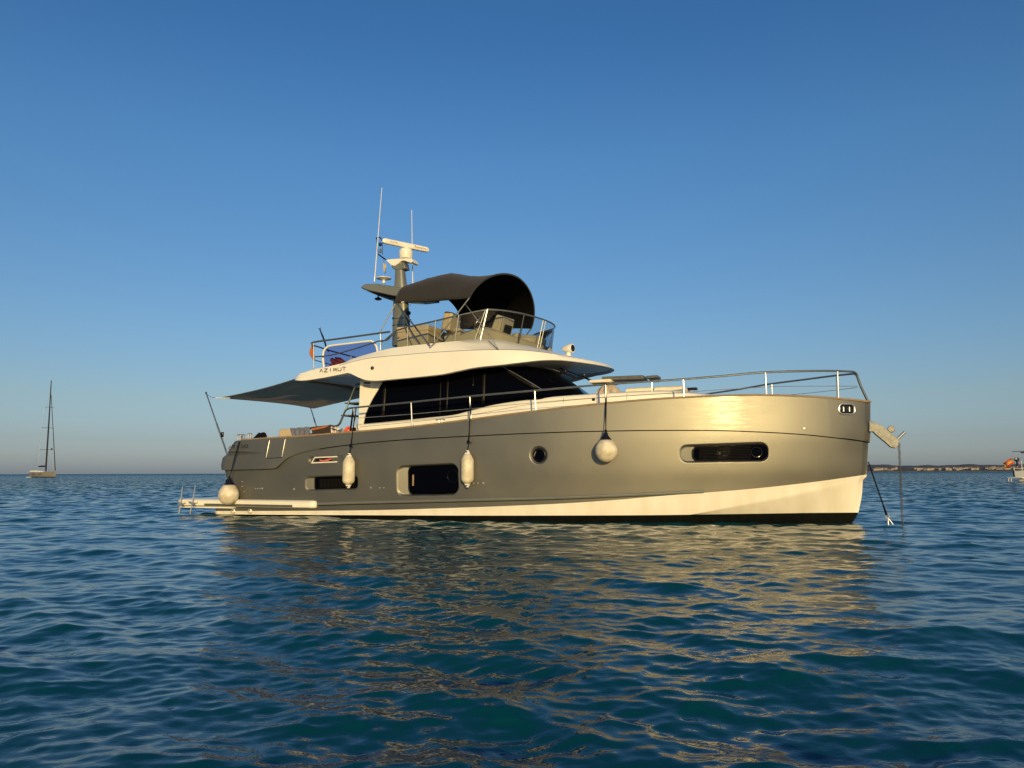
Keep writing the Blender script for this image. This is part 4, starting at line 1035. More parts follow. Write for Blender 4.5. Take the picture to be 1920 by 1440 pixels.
# stair handrails and steps behind the house corner
MB().tube(smooth_path([P(673, 720.5, 1.2), P(667, 723, 1.2), P(655, 752, 1.2), P(644, 779, 1.25), P(637, 795, 1.3), P(628, 800, 1.3), P(617, 799.5, 1.3)], 5), .020, 8).build('stair_handrail', 'tube', Y)
for (a, b, c, d) in [(650, 780, 672, 780), (664, 757, 672, 757)]:
    MB().box(P((a + c)/2, b, .9), (.36, .5, .03)).build('stair_step', 'rub', Y)
# bow roller
br = [(1630, 789), (1637, 790.5), (1653, 797.5), (1667, 809), (1686, 825.5), (1684, 835), (1679, 840.5), (1670, 838), (1660, 829), (1641, 813.5), (1637.5, 809.5), (1630, 809)]
pl_ = [P(a, b, .12) for a, b in br]
arm_ = MB().prism(pl_, (0, .03, 0)).prism([p + Vector((0, .21, 0)) for p in pl_], (0, .03, 0)).build('bow_roller', 'galv', Y, bevel=.006)
c = P(1677, 833, .09); MB().lathe([(.05, -.09), (.07, -.085), (.05, 0), (.07, .085), (.05, .09)], c + Vector((0, .09, 0)), (0, 1, 0), 20).build('roller_wheel', 'rub', arm_)
a = P(1682, 824, .05); b = P(1696.5, 810, .05); MB().tube([a, b], .028, 12).build('roller_pin', 'steel', arm_)
q = P(1671, 804.5, -.05); MB().lathe([(.06, -.05), (.07, 0), (.06, .05)], q, (0, 1, 0), 16).build('roller_guide', 'galv', arm_)
# foredeck: cushions
trs = lambda px, py, S: P(px, py, S)
def pad(px0, px1, y0, y1, S, dep, nm, m, h=.12):
    a = P(px0, y0, S); b = P(px1, y1, S)
    mb = MB(); rows = []
    for t in np.linspace(0, 1, 16):
        x = a.x + (b.x - a.x)*t; zb2 = float(trk(x)) + .02; zt2 = a.z + (b.z - a.z)*t
        k = min(1, t/.10) ; k = math.sqrt(1 - (1 - k)**2)
        hh = (zt2 - zb2)*k
        rows.append([(x, -S, zb2 - .03), (x, -S, zb2 + hh*.7), (x, -S + .05, zb2 + hh), (x, S - .05, zb2 + hh), (x, S, zb2 + hh*.7), (x, S, zb2 - .03)])
    mb.grid(rows); mb.add(rows[-1], [tuple(range(6))]); mb.add(rows[0], [tuple(range(6))])
    return mb.build(nm, m, Y, smooth=40)
pad(1171, 1221, 727, 724.5, .8, 1.6, 'sun_pad', 'cream'); pad(1224, 1279, 724.5, 722.5, .75, 1.5, 'sun_pad', 'cream')
MB().tube([P(1222, 718, .7), P(1221.5, 733, .7)], .028, 8).build('table_post', 'steel', Y)
MB().box(P(1295, 729.5, 0), (.3, .12, .06)).build('windlass', 'gloss', Y, bevel=.02)

# ------------------------------------------------------------------ loose things on board
# crumpled cloth heap
def blob_cloth(name, c, rx, ry, rz, m, seed, folds=7):
    rng = random.Random(seed); mb = MB(); rows = []; n = 56
    ph = [rng.random()*6.28 for _ in range(6)]
    for j in range(17):
        v = j/16; row = []
        for i in range(n):
            a = 2*math.pi*i/n
            fold = 1 + .10*math.sin(folds*a + ph[0] + 2*v) + .07*math.sin((folds*2+1)*a + ph[1] - 3*v) + .05*math.sin(3*a + ph[2])
            r_ = (1 - v**2.2*.75)*fold
            row.append((c[0] + rx*r_*math.cos(a)*(1 - .15*v), c[1] + ry*r_*math.sin(a)*(1 - .15*v), c[2] + rz*v*(1 + .08*math.sin(2*a + ph[3]))))
        rows.append(row)
    mb.grid(rows, close=True); mb.add(rows[-1], [tuple(range(n))])
    o = mb.build(name, m, smooth=70); o.matrix_world = BOAT; return o
a = P(1112, 737, .7); b = P(1158, 735, .7)
tag(blob_cloth('folded_cover', ((a.x + b.x)/2 + .02, -.45, float(trk((a.x+b.x)/2)) - .0), (b.x - a.x)*.50, .45, .32, 'cloth', 3, 13), 'crumpled beige cover heaped on the foredeck in front of the windscreen', 'cover')
a = P(1109, 717, .5); b = P(1149, 716, .5); lp = MB().box(((a.x + b.x)/2, -.35, a.z), (b.x - a.x, .7, .07)).build('sun_lounger_back', 'cream', bevel=.02)
lp.matrix_world = BOAT; lp.name = 'padded_board'
tag(lp, 'flat cream padded board lying on top of the crumpled foredeck cover', 'board')
a = P(1134, 713, .3); b = P(1210, 710.0, .3); c = P(1236, 708.5, .3)
fb = empty('folded_sunshade', BOAT @ Matrix.Translation(a)); tag(fb, 'long dark grey folded sunshade bundle resting across the foredeck table post', 'folded sunshade')
f0 = lambda v: v - a
MB().box(((b.x - a.x)/2, .0, (b.z - a.z)/2 + .01), (b.x - a.x, .5, .09), Matrix.Rotation(-math.atan2(b.z - a.z, b.x - a.x), 3, 'Y')).build('canvas_bundle', 'rub', fb, bevel=.015)
MB().box(((b.x + c.x)/2 - a.x + .03, 0, c.z - a.z + .01), (c.x - b.x - .06, .42, .055), Matrix.Rotation(-.03, 3, 'Y')).build('bundle_end', 'rub', fb, bevel=.01)
MB().tube([(.25, -.28, -.09), (c.x - a.x + .05, -.28, c.z - a.z - .12)], .016, 6).build('bundle_pole', 'tube', fb)

# cockpit clutter
def drape(name, pxs, S, dep, m, label, cat, waves=5, amp=.03, parent=None):
    """cloth hung over an edge: corners tl,tr,br,bl in the photo"""
    tl, tr, brr, bl = [P(a, b, S) for a, b in pxs]; mb = MB(); rows = []
    for j in range(14):
        v = j/13; row = []
        for i in range(26):
            u = i/25; p = tl.lerp(tr, u).lerp(bl.lerp(brr, u), v)
            row.append(p + Vector((0, -amp*math.sin(u*waves*6.28 + v*2.2)*v - .03*v, .008*math.sin(u*17))))
        rows.append(row)
    back = [Vector((p.x, p.y + dep, p.z - .02)) for p in rows[0]]
    mb.grid([back] + rows); o = mb.build(name, m, parent, solid=.015, smooth=70)
    if parent is None: o.matrix_world = BOAT; tag(o, label, cat)
    return o
drape('beach_towel', [(544, 803.5), (581, 800.5), (584, 820), (551, 821)], 1.75, .4, 'towel', 'blue-grey towel draped over the cockpit sofa back', 'towel', 4, .035)
bag = empty('windbreak', BOAT @ Matrix.Translation(P(602, 812, 1.7))); tag(bag, 'dark brown fabric panel with an orange upper band beside the blue-grey towel', 'fabric panel')
pc = P(602, 812, 1.7)
pts = [P(a, b, 1.7) - pc for a, b in [(582.5, 800.5), (618, 796.5), (621, 816), (586, 818.5)]]
MB().prism(pts, (0, .12, 0)).build('panel', 'brown', bag, bevel=.02)
pts = [P(a, b, 1.7) - pc + Vector((0, -.012, 0)) for a, b in [(583.5, 803.5), (596, 801.5), (614, 797), (617.5, 798), (610, 802), (586, 807)]]
MB().prism(pts, (0, .01, 0)).build('band', 'orangecloth', bag)
sb = empty('striped_box', BOAT @ Matrix.Translation(P(624.5, 806, 1.72))); tag(sb, 'small red and white striped box at the foot of the stair handrail', 'box')
pc = P(624.5, 806, 1.72)
pts = [P(a, b, 1.72) - pc for a, b in [(620, 800), (629, 799.5), (629.5, 814), (620.5, 814.5)]]
MB().prism(pts, (0, .12, 0)).build('carton', 'white', sb, bevel=.008)
for (y_, mm) in [(801.5, 'red'), (805.5, 'ink'), (808, 'red'), (812, 'red')]:
    p = P(625.5, y_, 1.725) - pc; MB().box(p, (.075, .006, .025), Matrix.Rotation(.3, 3, 'Y')).build('stripe', mm, sb)
q = P(653, 806.5, 1.85)
lb = MB().tube([q + Vector((.07*math.cos(a), .02*math.sin(a), .055*math.sin(a))) for a in np.linspace(0, 6.283, 25)[:-1]], .038, 10, closed=True).build('life_ring', 'orange'); lb.matrix_world = BOAT
tag(lb, 'bright orange life ring lying on the side deck beside the stair', 'life ring')
q = P(664, 806, 1.75); bg_ = MB().lathe([(.05, -.09), (.07, -.03), (.065, .03), (.03, .06)], q, n=14).build('dark_bag', 'rope'); bg_.matrix_world = BOAT
tag(bg_, 'small black bag beside the orange life ring at the house corner', 'bag')
for (a, b, w2) in [(638, 806, .25)]:
    q = P(a, b, 1.5); MB().box(q, (w2, .3, .05)).build('cockpit_table', 'white', Y, bevel=.01)
    MB().tube([q, q - Vector((0, 0, .5))], .03, 8).build('cockpit_table_leg', 'steel', Y)

# ensign and staff at the aft fly corner
es = empty('ensign', BOAT @ Matrix.Translation(P(600, 616, 1.4))); pc = P(600, 616, 1.4)
tag(es, 'furled orange-red flag on a dark staff tied to the aft flybridge rail', 'flag')
L_ = lambda v: v - pc
st = [P(599, 616, 1.6), P(604, 628, 1.6), P(609, 641, 1.6), P(612, 653, 1.6), P(616, 660, 1.6)]
MB().tube([L_(p) for p in st], [.012, .022, .024, .018, .012], 8).tube([L_(P(597.5, 615.5, 1.6)), L_(P(601, 620, 1.6))], .008, 6).tube([L_(P(601, 614, 1.6)), L_(P(601, 621, 1.6))], .008, 6).build('flag_staff', 'gloss', es)
rows = []
ol1 = [(584.5, 648.5, 587, 647.5), (581.5, 655, 588, 654), (580, 662, 590, 660), (582.5, 668, 591, 668), (586, 672.5, 591, 677)]
for (x0_, y0_, x1_, y1_) in ol1:
    a = L_(P(x0_, y0_, 1.5)); b = L_(P(x1_, y1_, 1.5))
    rows.append([a.lerp(b, t) + Vector((0, .035*math.sin(t*12), 0)) for t in np.linspace(0, 1, 12)])
MB().grid(rows).build('flag_cloth', 'orangecloth', es, solid=.012, smooth=60)
fl2 = empty('red_cloth', BOAT @ Matrix.Translation(P(630, 670, 1.3))); pc2 = P(630, 670, 1.3)
tag(fl2, 'faded red cloth heaped behind the violet tinted wind panel', 'cloth')
rows = []
for (x0_, y0_, x1_, y1_) in [(621, 672, 632, 671), (620, 676, 641, 672), (620, 680, 646, 677), (620, 684, 650, 682), (620, 690, 652, 690)]:
    a = P(x0_, y0_, 1.55) - pc2; b = P(x1_, y1_, 1.55) - pc2
    rows.append([a.lerp(b, t) + Vector((0, .05*math.sin(t*14 + y0_), .015*math.sin(t*9))) for t in np.linspace(0, 1, 16)])
MB().grid(rows).build('cloth', 'red', fl2, solid=.012, smooth=60)
hf = []
for (x0_, y0_, x1_, y1_) in [(717.8, 493, 724.5, 494.5), (718.5, 499, 724.8, 500), (719.2, 505, 723.5, 506), (720.5, 511, 722.5, 512)]:
    a = P(x0_, y0_, .1); b = P(x1_, y1_, .1); hf.append([a.lerp(b, t) + Vector((0, .03*math.sin(t*9 + y0_), 0)) for t in np.linspace(0, 1, 10)])
hfo = empty('courtesy_flag', BOAT @ Matrix.Translation(hf[0][0])); o0 = hf[0][0].copy()
tag(hfo, 'small beige furled flag hanging below the radar bracket on the mast', 'flag')
MB().grid([[p - o0 for p in r_] for r_ in hf]).build('flag_cloth', 'orangecloth' if False else 'cloth', hfo, solid=.008, smooth=60)
MB().tube([P(719, 484, .1) - o0, P(719.5, 493, .1) - o0], .003, 5).tube([P(721.5, 512, .1) - o0, P(722, 532, .1) - o0], .003, 5).build('halyard', 'rope', hfo)

# aft shade sail with its two poles
ss = empty('shade_sail', BOAT @ Matrix.Translation(P(440, 745, 2.1))); pc = P(440, 745, 2.1); L_ = lambda v: v - pc
tag(ss, 'grey triangular-looking shade sail stretched aft from the flybridge overhang on two poles', 'awning')
As = P(414, 746, 2.05); Ap = P(588, 765.5, -2.05)
Fs = Vector((P(562.7, 702, 2.0).x + .12, -1.9, P(562.7, 703, 2.0).z)); Fp = Vector((Fs.x, 1.95, Fs.z))
rows = []
for j in range(25):
    v = j/24; row = []
    for i in range(41):
        u = i/40
        a = As.lerp(Ap, u); b = Fs.lerp(Fp, u)
        q = a.lerp(b, v)
        # edges pulled in between the corners, centre sagging
        q.x += .32*math.sin(math.pi*u)*(1 - v) ; q.z += -.10*math.sin(math.pi*u)*math.sin(math.pi*v) - .02*math.sin(math.pi*v) + (.030*math.sin(15*u + 9*v) + .018*math.sin(27*u - 6*v + 1))*math.sin(math.pi*v)*math.sin(math.pi*u)
        q.y *= 1 - .05*math.sin(math.pi*v)
        row.append(L_(q))
    rows.append(row)
m_s = M['sail']; 
nn = m_s.node_tree.nodes; ll = m_s.node_tree.links
tr_ = nn.new('ShaderNodeBsdfTranslucent'); tr_.inputs[0].default_value = (.50, .36, .20, 1); mxs = nn.new('ShaderNodeMixShader'); mxs.inputs[0].default_value = .5
out_ = [x for x in nn if x.type == 'OUTPUT_MATERIAL'][0]
ll.new(nn['Principled BSDF'].outputs[0], mxs.inputs[1]); ll.new(tr_.outputs[0], mxs.inputs[2]); ll.new(mxs.outputs[0], out_.inputs[0])
MB().grid(rows).build('sail_cloth', 'sail', ss, smooth=70)
MB().tube([r_[0] for r_ in rows], .012, 6).tube(rows[0], .012, 6).tube([r_[-1] for r_ in rows], .012, 6).build('sail_hem', 'rub', ss)
for (t_, b_, S_) in [((386.5, 737), (426, 852), 2.1), ((582.5, 765), (594, 802), -2.05)]:
    a = L_(P(*t_, S_)); b = L_(P(*b_, S_)); d_ = (b - a)
    pl = MB().tube([a, a + d_*.5, a + d_*.5, b], [.016, .016, .021, .021], 8).build('awning_pole', 'tube', ss)
    MB().lathe([(.02, -.03), (.02, .03)], a, n=10).build('pole_cap', 'gloss', pl)
k = L_(P(386.5, 738, 2.1)); MB().tube([k, L_(P(396, 745, 2.07)), L_(As)], .005, 5).build('sail_lashing', 'rope', ss)
MB().tube([L_(P(404, 746, 2.06)), L_(P(431, 746.5, 2.05))], .014, 6).build('corner_webbing', 'fendend', ss)
q = L_(P(415, 815, 2.15)); MB().box(q + Vector((.03, 0, 0)), (.07, .05, .13)).build('pole_cleat', 'gloss', ss, bevel=.015)
MB().tube([L_(P(388, 740, 2.13)), L_(P(409, 800, 2.18)), L_(P(424, 845, 2.2))], .005, 5).build('pole_line', 'rope', ss)

# ------------------------------------------------------------------ fenders
def fender_long(px, y_top, y_bot, hw_px, rope_top, S_rope, label):
    c = HS(px, (y_top + y_bot)/2, lambda x, z: Bh(x, z) + .16)
    zt2 = P(px, y_top, -c.y).z; zb2 = P(px, y_bot, -c.y).z; r_ = hw_px * (BOAT @ c).y / FPX
    root = empty('long_fender', BOAT @ Matrix.Translation(c)); tag(root, label, 'fender', 'fenders hanging along the hull')
    H = (zt2 - zb2)/2
    prof = [(.001, -H*.80), (r_*.45, -H*.80), (r_*.62, -H*.76), (r_*.86, -H*.68), (r_, -H*.56), (r_*1.0, -H*.2), (r_, H*.45), (r_*.90, H*.56), (r_*.62, H*.74), (r_*.38, H*.82), (.001, H*.82)]
    MB().lathe(prof, (0, 0, 0), n=32).build('body', 'fend', root, smooth=50)
    for s_ in (-1, 1):
        z0 = s_*H*.79
        ey = MB().lathe([(r_*.50, z0), (r_*.47, z0 + s_*H*.05), (r_*.30, z0 + s_*H*.13), (r_*.24, z0 + s_*H*.21), (.001, z0 + s_*H*.23)][::s_], (0, 0, 0), n=20, sc=(1, .6)).build('end_eye', 'fendend', root)
        MB().lathe([(r_*.10, -.065), (r_*.10, .065)], (0, 0, s_*H*.92), (0, 1, 0), 12).build('eye_hole', 'ink', ey)
    t_ = P(*rope_top, S_rope) - c
    edge = HS(rope_top[0] + (px - rope_top[0])*.4, float(rope_top[1]) + (y_top - rope_top[1])*.45, lambda x, z: Bh(x, z) + .06) - c
    top_ = Vector((0, 0, H*.95))
    MB().tube([t_, edge, edge.lerp(top_, .7) + Vector((.02, 0, 0)), top_], .009, 6).tube([t_ + Vector((.03, 0, 0)), edge + Vector((.015, -.01, 0)), edge.lerp(top_, .72)], .006, 6).build('rope', 'rope', root)
    kn = edge.lerp(top_, .7); MB().tube([kn + Vector((-.03, -.01, .0)), kn + Vector((.0, -.02, .03)), kn + Vector((.05, -.01, .0)), kn + Vector((.09, -.02, -.02))], .010, 6).lathe([(.008, -.03), (.02, 0), (.008, .03)], kn, n=10).build('knot', 'rope', root)
    return root
fender_long(654, 850, 915, 11.4, (667, 764), 2.15, 'long cream cylindrical fender hanging by the slatted stern window, left of the two')
fender_long(876.5, 844.5, 913.5, 11.8, (883.5, 742), 2.14, 'long cream cylindrical fender hanging just right of the large black hull window')
def fender_ball(px, py, r_px, cone_top, rope_top, S_rope, label, squash=1.0, sleeve=False):
    c = HS(px, py, lambda x, z: Bh(x, z) + .23); r_ = r_px * (BOAT @ c).y / FPX
    root = empty('ball_fender', BOAT @ Matrix.Translation(c)); tag(root, label, 'fender', 'fenders hanging along the hull')
    prof = [(r_*math.sin(a)*(1.0 if a < 1.7 else 1), -r_*math.cos(a)*1.03) for a in np.linspace(.02, 2.15, 18)]
    prof += [(r_*.70, r_*.78), (r_*.52, r_*.98)]
    MB().lathe(prof, (0, 0, 0), n=36).build('body', 'fend', root, smooth=60)
    ct = P(*cone_top, -c.y) - c
    cp_ = [(r_*.535, r_*.96), (r_*.44, r_*1.08), (r_*.25, r_*1.32), (r_*.12, ct.z), (.001, ct.z + .01)]
    MB().lathe(cp_, (0, 0, 0), n=24).build('neck', 'navy', root)
    t_ = P(*rope_top, S_rope) - c; t2 = Vector((ct.x*.0, 0, ct.z))
    mid_ = HS((rope_top[0]*.6 + px*.4), rope_top[1]*.6 + cone_top[1]*.4, lambda x, z: Bh(x, z) + (.20 if px < 500 else .07)) - c
    MB().tube([t_, mid_, t2], .009, 6).tube([t_ + Vector((-.03, 0, 0)), mid_ + Vector((-.022, 0, 0)), t2], .0065, 6).build('rope', 'rope', root)
    MB().lathe([(.01, -.04), (.028, 0), (.01, .04)], t2 + Vector((0, 0, .02)), n=10).build('knot', 'rope', root)
    return root
fender_ball(1136.5, 845.5, 21, (1136, 810), (1137, 720.5), 2.0, 'round cream ball fender hanging between the porthole and the bow window')
fender_ball(429, 927.5, 18.5, (437, 897), (450, 827.5), 2.33, 'round cream ball fender hanging at the stern just above the swim platform')

# ------------------------------------------------------------------ anchor chain and snubber
ch0 = P(1685.5, 830, .0); ch1 = P(1692.5, 990, .0)
chain = empty('anchor_chain', BOAT @ Matrix.Translation(ch0)); tag(chain, 'rusty brown anchor chain hanging from the bow roller straight into the water', 'chain')
mb = MB(); d_ = (ch1 - ch0); nl_ = 68; ln = d_.length/nl_
def link(mb, c, d, side, L=.062, W_=.017, r_=.0062):
    d = d.normalized(); pts = []
    for a in np.linspace(0, 2*math.pi, 15)[:-1]:
        pts.append(c + d*math.sin(a)*L*.62 + side*math.cos(a)*W_*1.15)
    mb.tube(pts, r_, 6, closed=True)
for i in range(nl_):
    c = d_*(i + .5)/nl_ + Vector((.004*math.sin(i), 0, 0))
    side = Vector((1, 0, 0)) if i % 2 else Vector((.2, 1, 0)).normalized(); link(mb, c, d_, side, L=ln*.95)
mb.build('links', 'chain', chain)
sn0 = P(1628, 866, .05); sn1 = P(1662.5, 966, .05); sn = empty('snubber_line', BOAT @ Matrix.Translation(sn0)); tag(sn, 'taut black snubber rope running from the bow down to a steel hook at the water', 'rope')
MB().tube([Vector((0, 0, 0)), (sn1 - sn0)*.8, sn1 - sn0], [.012, .014, .024], 8).build('rope', 'rope', sn)
hk0 = sn1 - sn0; hk1 = P(1670.5, 981, .05) - sn0
MB().tube([hk0 + (hk1 - hk0)*.15 + Vector((.03*math.cos(a), 0, .05*math.sin(a))) for a in np.linspace(0, 6.283, 17)[:-1]], .010, 6, closed=True).build('shackle', 'steel', sn)
MB().tube([hk0 + (hk1 - hk0)*.3, hk0 + (hk1 - hk0)*.55 + Vector((-.02, 0, 0)), hk1 + Vector((-.05, 0, -.02)), hk1 + Vector((.0, 0, -.05))], .014, 8).tube([hk0 + (hk1 - hk0)*.45, hk1 + Vector((.02, 0, .0)), hk1 + Vector((.04, 0, -.05))], .012, 8).build('chain_hook', 'steel', sn)

# ================================================================== far boats, coast
def WP(px, py_off, dist):    # a point on the sea at a photo column and distance
    d = CMW @ Vector(((px - 960)/FPX, -(888 - 720)/FPX, -1)); d.z = 0; d.normalize()
    return Vector((d.x*dist, d.y*dist, 0))
def build_sloop():
    D = 285.; base = WP(83, 0, D)
    yaw = R(-38)       # bow swung to the right and toward the viewer
    root = empty('sailing_yacht', Matrix.Translation(base) @ Matrix.Rotation(yaw, 4, 'Z') @ Matrix.Scale(.865, 4))
    tag(root, 'distant tan-hulled sloop with a very tall bare dark mast at anchor on the left horizon', 'sailing boat')
    Lh = 21.; 
    # view: hull spans about 8.8 m across the line of sight
    mb = MB(); rows = []
    for t in np.linspace(0, 1, 26):
        x = -Lh/2 + Lh*t; hb = 2.2*min(1, (t/.12 + .75) if t < .03 else 1)*(1 - max(0, (t - .45)/.55)**2.2)*(.82 + .18*min(1, t/.4))
        fb_ = 1.75 + .45*t
        rows.append([(x, -hb*.7, -.3), (x, -hb*.93, .35), (x, -hb, fb_), (x, 0, fb_ + .1), (x, hb, fb_), (x, hb*.93, .35), (x, hb*.7, -.3)])
    mb.grid(rows); mb.add(rows[0], [tuple(range(7))]); h_ = mb.build('hull', 'farhull', root, smooth=40)
    MB().grid([[(x, s*(abs(y)*1.002), .02) for x, y, z in [r[1] for r in rows]] + [] for s in (-1,)] + [[(x, -abs(y)*1.0, .30) for x, y, z in [r[1] for r in rows]]]).build('waterline_stripe', 'black', h_)
    for x in (-5.5, -3.5, 1.0, 2.2): MB().box((x, -2.2 if x < 1 else -2.12, 1.25), (.7 if x > 0 else .5, .12, .28)).build('portlight', 'glass', h_)
    mb = MB(); rows = []
    for t in np.linspace(0, 1, 10):
        x = -5 + 9*t; z = 2.15 + .42*math.sin(math.pi*min(1, t*1.1 + .1)); rows.append([(x, -1.5 + .5*t, 2.0), (x, -1.2 + .4*t, z), (x, 1.2 - .4*t, z), (x, 1.5 - .5*t, 2.0)])
    mb.grid(rows).build('coachroof', 'white', root)
    MB().box((-8.8, 0, 2.35), (1.0, 3.4, .5)).build('sun_deck', 'white', root, bevel=.1)
    mx = 1.2; Hm = 36.6
    ms = MB().tube([(mx, 0, 2), (mx - .35, 0, 20), (mx - .9, 0, Hm)], [.30, .26, .15], 10).build('mast', 'farmast', root)
    tdir = Vector((0, 1, 0))
    for z_, w_ in [(10.3, 2.35), (18.5, 2.2), (26.3, 1.6)]:
        x = mx - .02*z_ ; MB().tube([(x - .5, -w_, z_), (x, 0, z_ + .1), (x - .5, w_, z_)], .07, 6).build('spreader', 'farmast', ms)
    MB().tube([(mx, 0, 4.2), (mx - 4, 0, 4.2), (mx - 7.2, 0, 4.1)], [.28, .32, .24], 8).build('boom', 'farmast', root)
    MB().tube([(Lh/2 - .6, 0, 2.4), (mx + .0, 0, 31)], [.16, .10], 8).build('furled_jib', 'farmast', root)
    for s_ in (-1, 1):
        MB().tube([(mx - .5, s_*2.5, 2.1), (mx - .7, s_*2.35, 10.3), (mx - .85, s_*2.2, 18.5), (mx - 1, s_*1.6, 26.3), (mx - .8, 0, 33)], .025, 5).build('shroud', 'steel', root)
    MB().tube([(-Lh/2 + .3, 0, 2.0), (mx - .9, 0, Hm - .5)], .02, 5).build('backstay', 'steel', root)
    rp = []
    for s_ in (-1, 1):
        m_ = MB()
        for t in np.linspace(.02, .97, 12):
            x = -Lh/2 + Lh*t; hb = 2.1*(1 - max(0, (t - .45)/.55)**2.2); m_.tube([(x, s_*hb, 1.8 + .4*t), (x, s_*hb, 2.5 + .4*t)], .03, 5); rp.append((x, s_*hb, 2.5 + .4*t))
        m_.tube(rp[-12:], .025, 5); m_.build('guard_rail', 'steel', root)
    MB().lathe([(.25, -.35), (.32, 0), (.15, .4)], (Lh/2 - 5.2, 0, 10.5), n=12).build('anchor_ball', 'ink', root)
    t2 = MB(); rows = []
    for t in np.linspace(0, 1, 10):
        hb = .85*(1 - max(0, (t - .5)/.5)**2.5); x = 3.4*t
        rows.append([(x, -hb, .05), (x, -hb*1.05, .5), (x, 0, .42), (x, hb*1.05, .5), (x, hb, .05)])
    t2.grid(rows); t2.add(rows[0], [tuple(range(5))]); tn = t2.build('tender', 'white', None, smooth=40)
    tn.matrix_world = Matrix.Translation(base + Vector((-3.9, -2.5, 0))) @ Matrix.Rotation(R(60), 4, 'Z') @ Matrix.Scale(.45, 4)
    tag(tn, 'tiny white tender afloat at the stern of the distant sloop', 'dinghy')
build_sloop()

def build_right_boat():
    D = 96.; base = WP(1931, 0, D); yaw = R(28)
    root = empty('cruising_sailboat', Matrix.Translation(base) @ Matrix.Rotation(yaw, 4, 'Z'))
    tag(root, 'white cruising sailboat entering the frame at the right edge, seen from its stern', 'sailing boat')
    # stern at x=0, bow away to the right
    mb = MB(); rows = []
    for t in np.linspace(0, 1, 24):
        x = 12*t; hb = 1.9*(.80 + .2*min(1, t/.35))*(1 - max(0, (t - .45)/.55)**2.3); fb_ = 1.12 + .25*t
        dz = .28*max(0, 1 - t*4)
        rows.append([(x + .9*0, -hb*.25, -.35), (x, -hb*.72, -.02 + dz*.4), (x, -hb*.94, .32 + dz*.3), (x, -hb, .7), (x, -hb, fb_), (x, 0, fb_ + .08), (x, hb, fb_), (x, hb, .7), (x, hb*.94, .32 + dz*.3), (x, hb*.72, -.02 + dz*.4), (x, hb*.25, -.35)])
    mb.grid(rows); mb.add(rows[0], [tuple(range(11))]); h_ = mb.build('hull', 'white', root, smooth=50)
    MB().box((-.9, .7, .42), (1.4, 1.5, .10)).build('bathing_platform', 'white', root, bevel=.03)
    MB().tube([(-1.5, 1.35, .45), (-1.55, 1.4, -.2)], .06, 6).tube([(-1.5, 1.1, .42), (-1.55, 1.1, -.2)], .04, 6).build('ladder', 'steel', root)
    for s_ in (-1.6, -.8, .8, 1.6): MB().tube([(.1, s_, 1.15), (.1, s_, 2.2)], .04, 6).build('pushpit', 'steel', root)
    MB().tube([(2.5, -1.7, 1.8), (.1, -1.6, 1.85), (.05, 0, 1.85), (.1, 1.6, 1.85), (2.5, 1.7, 1.8)], .03, 6).build('pushpit_rail', 'steel', root)
    MB().tube([(.1, -1.6, 2.15), (.1, -1.65, 3.2), (.1, 1.65, 3.2), (.1, 1.6, 2.15)], .05, 6).build('arch', 'steel', root)
    MB().box((.3, -1.0, 3.3), (1.4, 1.6, .12), Matrix.Rotation(R(6), 3, 'Y')).build('solar_panel', 'screen', root)
    MB().box((2.6, 0, 3.1), (2.4, 3.0, .14)).build('bimini', 'rub', root, bevel=.05)
    MB().box((3.2, 0, 1.7), (3.0, 2.4, .7)).build('coachroof', 'white', root, bevel=.1)
    om = MB().box((-.05, 1.15, 2.35), (.34, .42, .40)).build('outboard_motor', 'ink', root, bevel=.08)
    MB().box((-.04, 1.15, 1.95), (.14, .14, .6)).build('outboard_leg', 'ink', om); MB().box((-.24, 1.12, 2.42), (.02, .2, .16)).build('outboard_decal', 'white', om)
    MB().lathe([(.10, -.42), (.2, -.3), (.2, .3), (.1, .42)], (.9, 1.95, .95), n=16).build('fender', 'screen', root)
    MB().tube([(5.2, 0, 1.4), (5.1, 0, 17.5)], .10, 8).build('mast', 'fendend', root)
    MB().tube([(5.0, 0, 3.6), (1.2, 0, 3.65)], .14, 8).build('boom', 'fendend', root)
    for s_ in (-1, 1): MB().tube([(5.0, s_*1.85, 1.3), (5.05, s_*1.1, 9), (5.1, 0, 16.5)], .02, 5).build('shroud', 'steel', root)
    MB().tube([(12, 0, 1.4), (5.2, 0, 16.5)], .06, 6).build('furled_jib', 'fendend', root)
    fl_ = empty('spanish_ensign', Matrix.Translation(base) @ Matrix.Rotation(yaw, 4, 'Z') @ Matrix.Translation((0.0, 1.35, 2.1)))
    tag(fl_, 'red and yellow striped flag blowing from the stern of the sailboat at the right edge', 'flag')
    MB().tube([(.2, -.1, -.6), (-.25, -.25, .45)], .03, 6).build('flag_staff', 'fendend', fl_)
    for k, (v0, v1, mm) in enumerate([(0, .25, 'flagred'), (.25, .75, 'flagyel'), (.75, 1., 'flagred')]):
        rows = []
        for v in np.linspace(v0, v1, 4):
            rows.append([(-.25 - .4*u + .10*math.sin(u*8 + v), .25 + .72*u - .26*v, .40 - .55*u - .58*v + .06*math.sin(u*7)) for u in np.linspace(0, 1, 12)])
        MB().grid(rows).build('flag_stripe', mm, fl_, solid=.02, smooth=60)
build_right_boat()

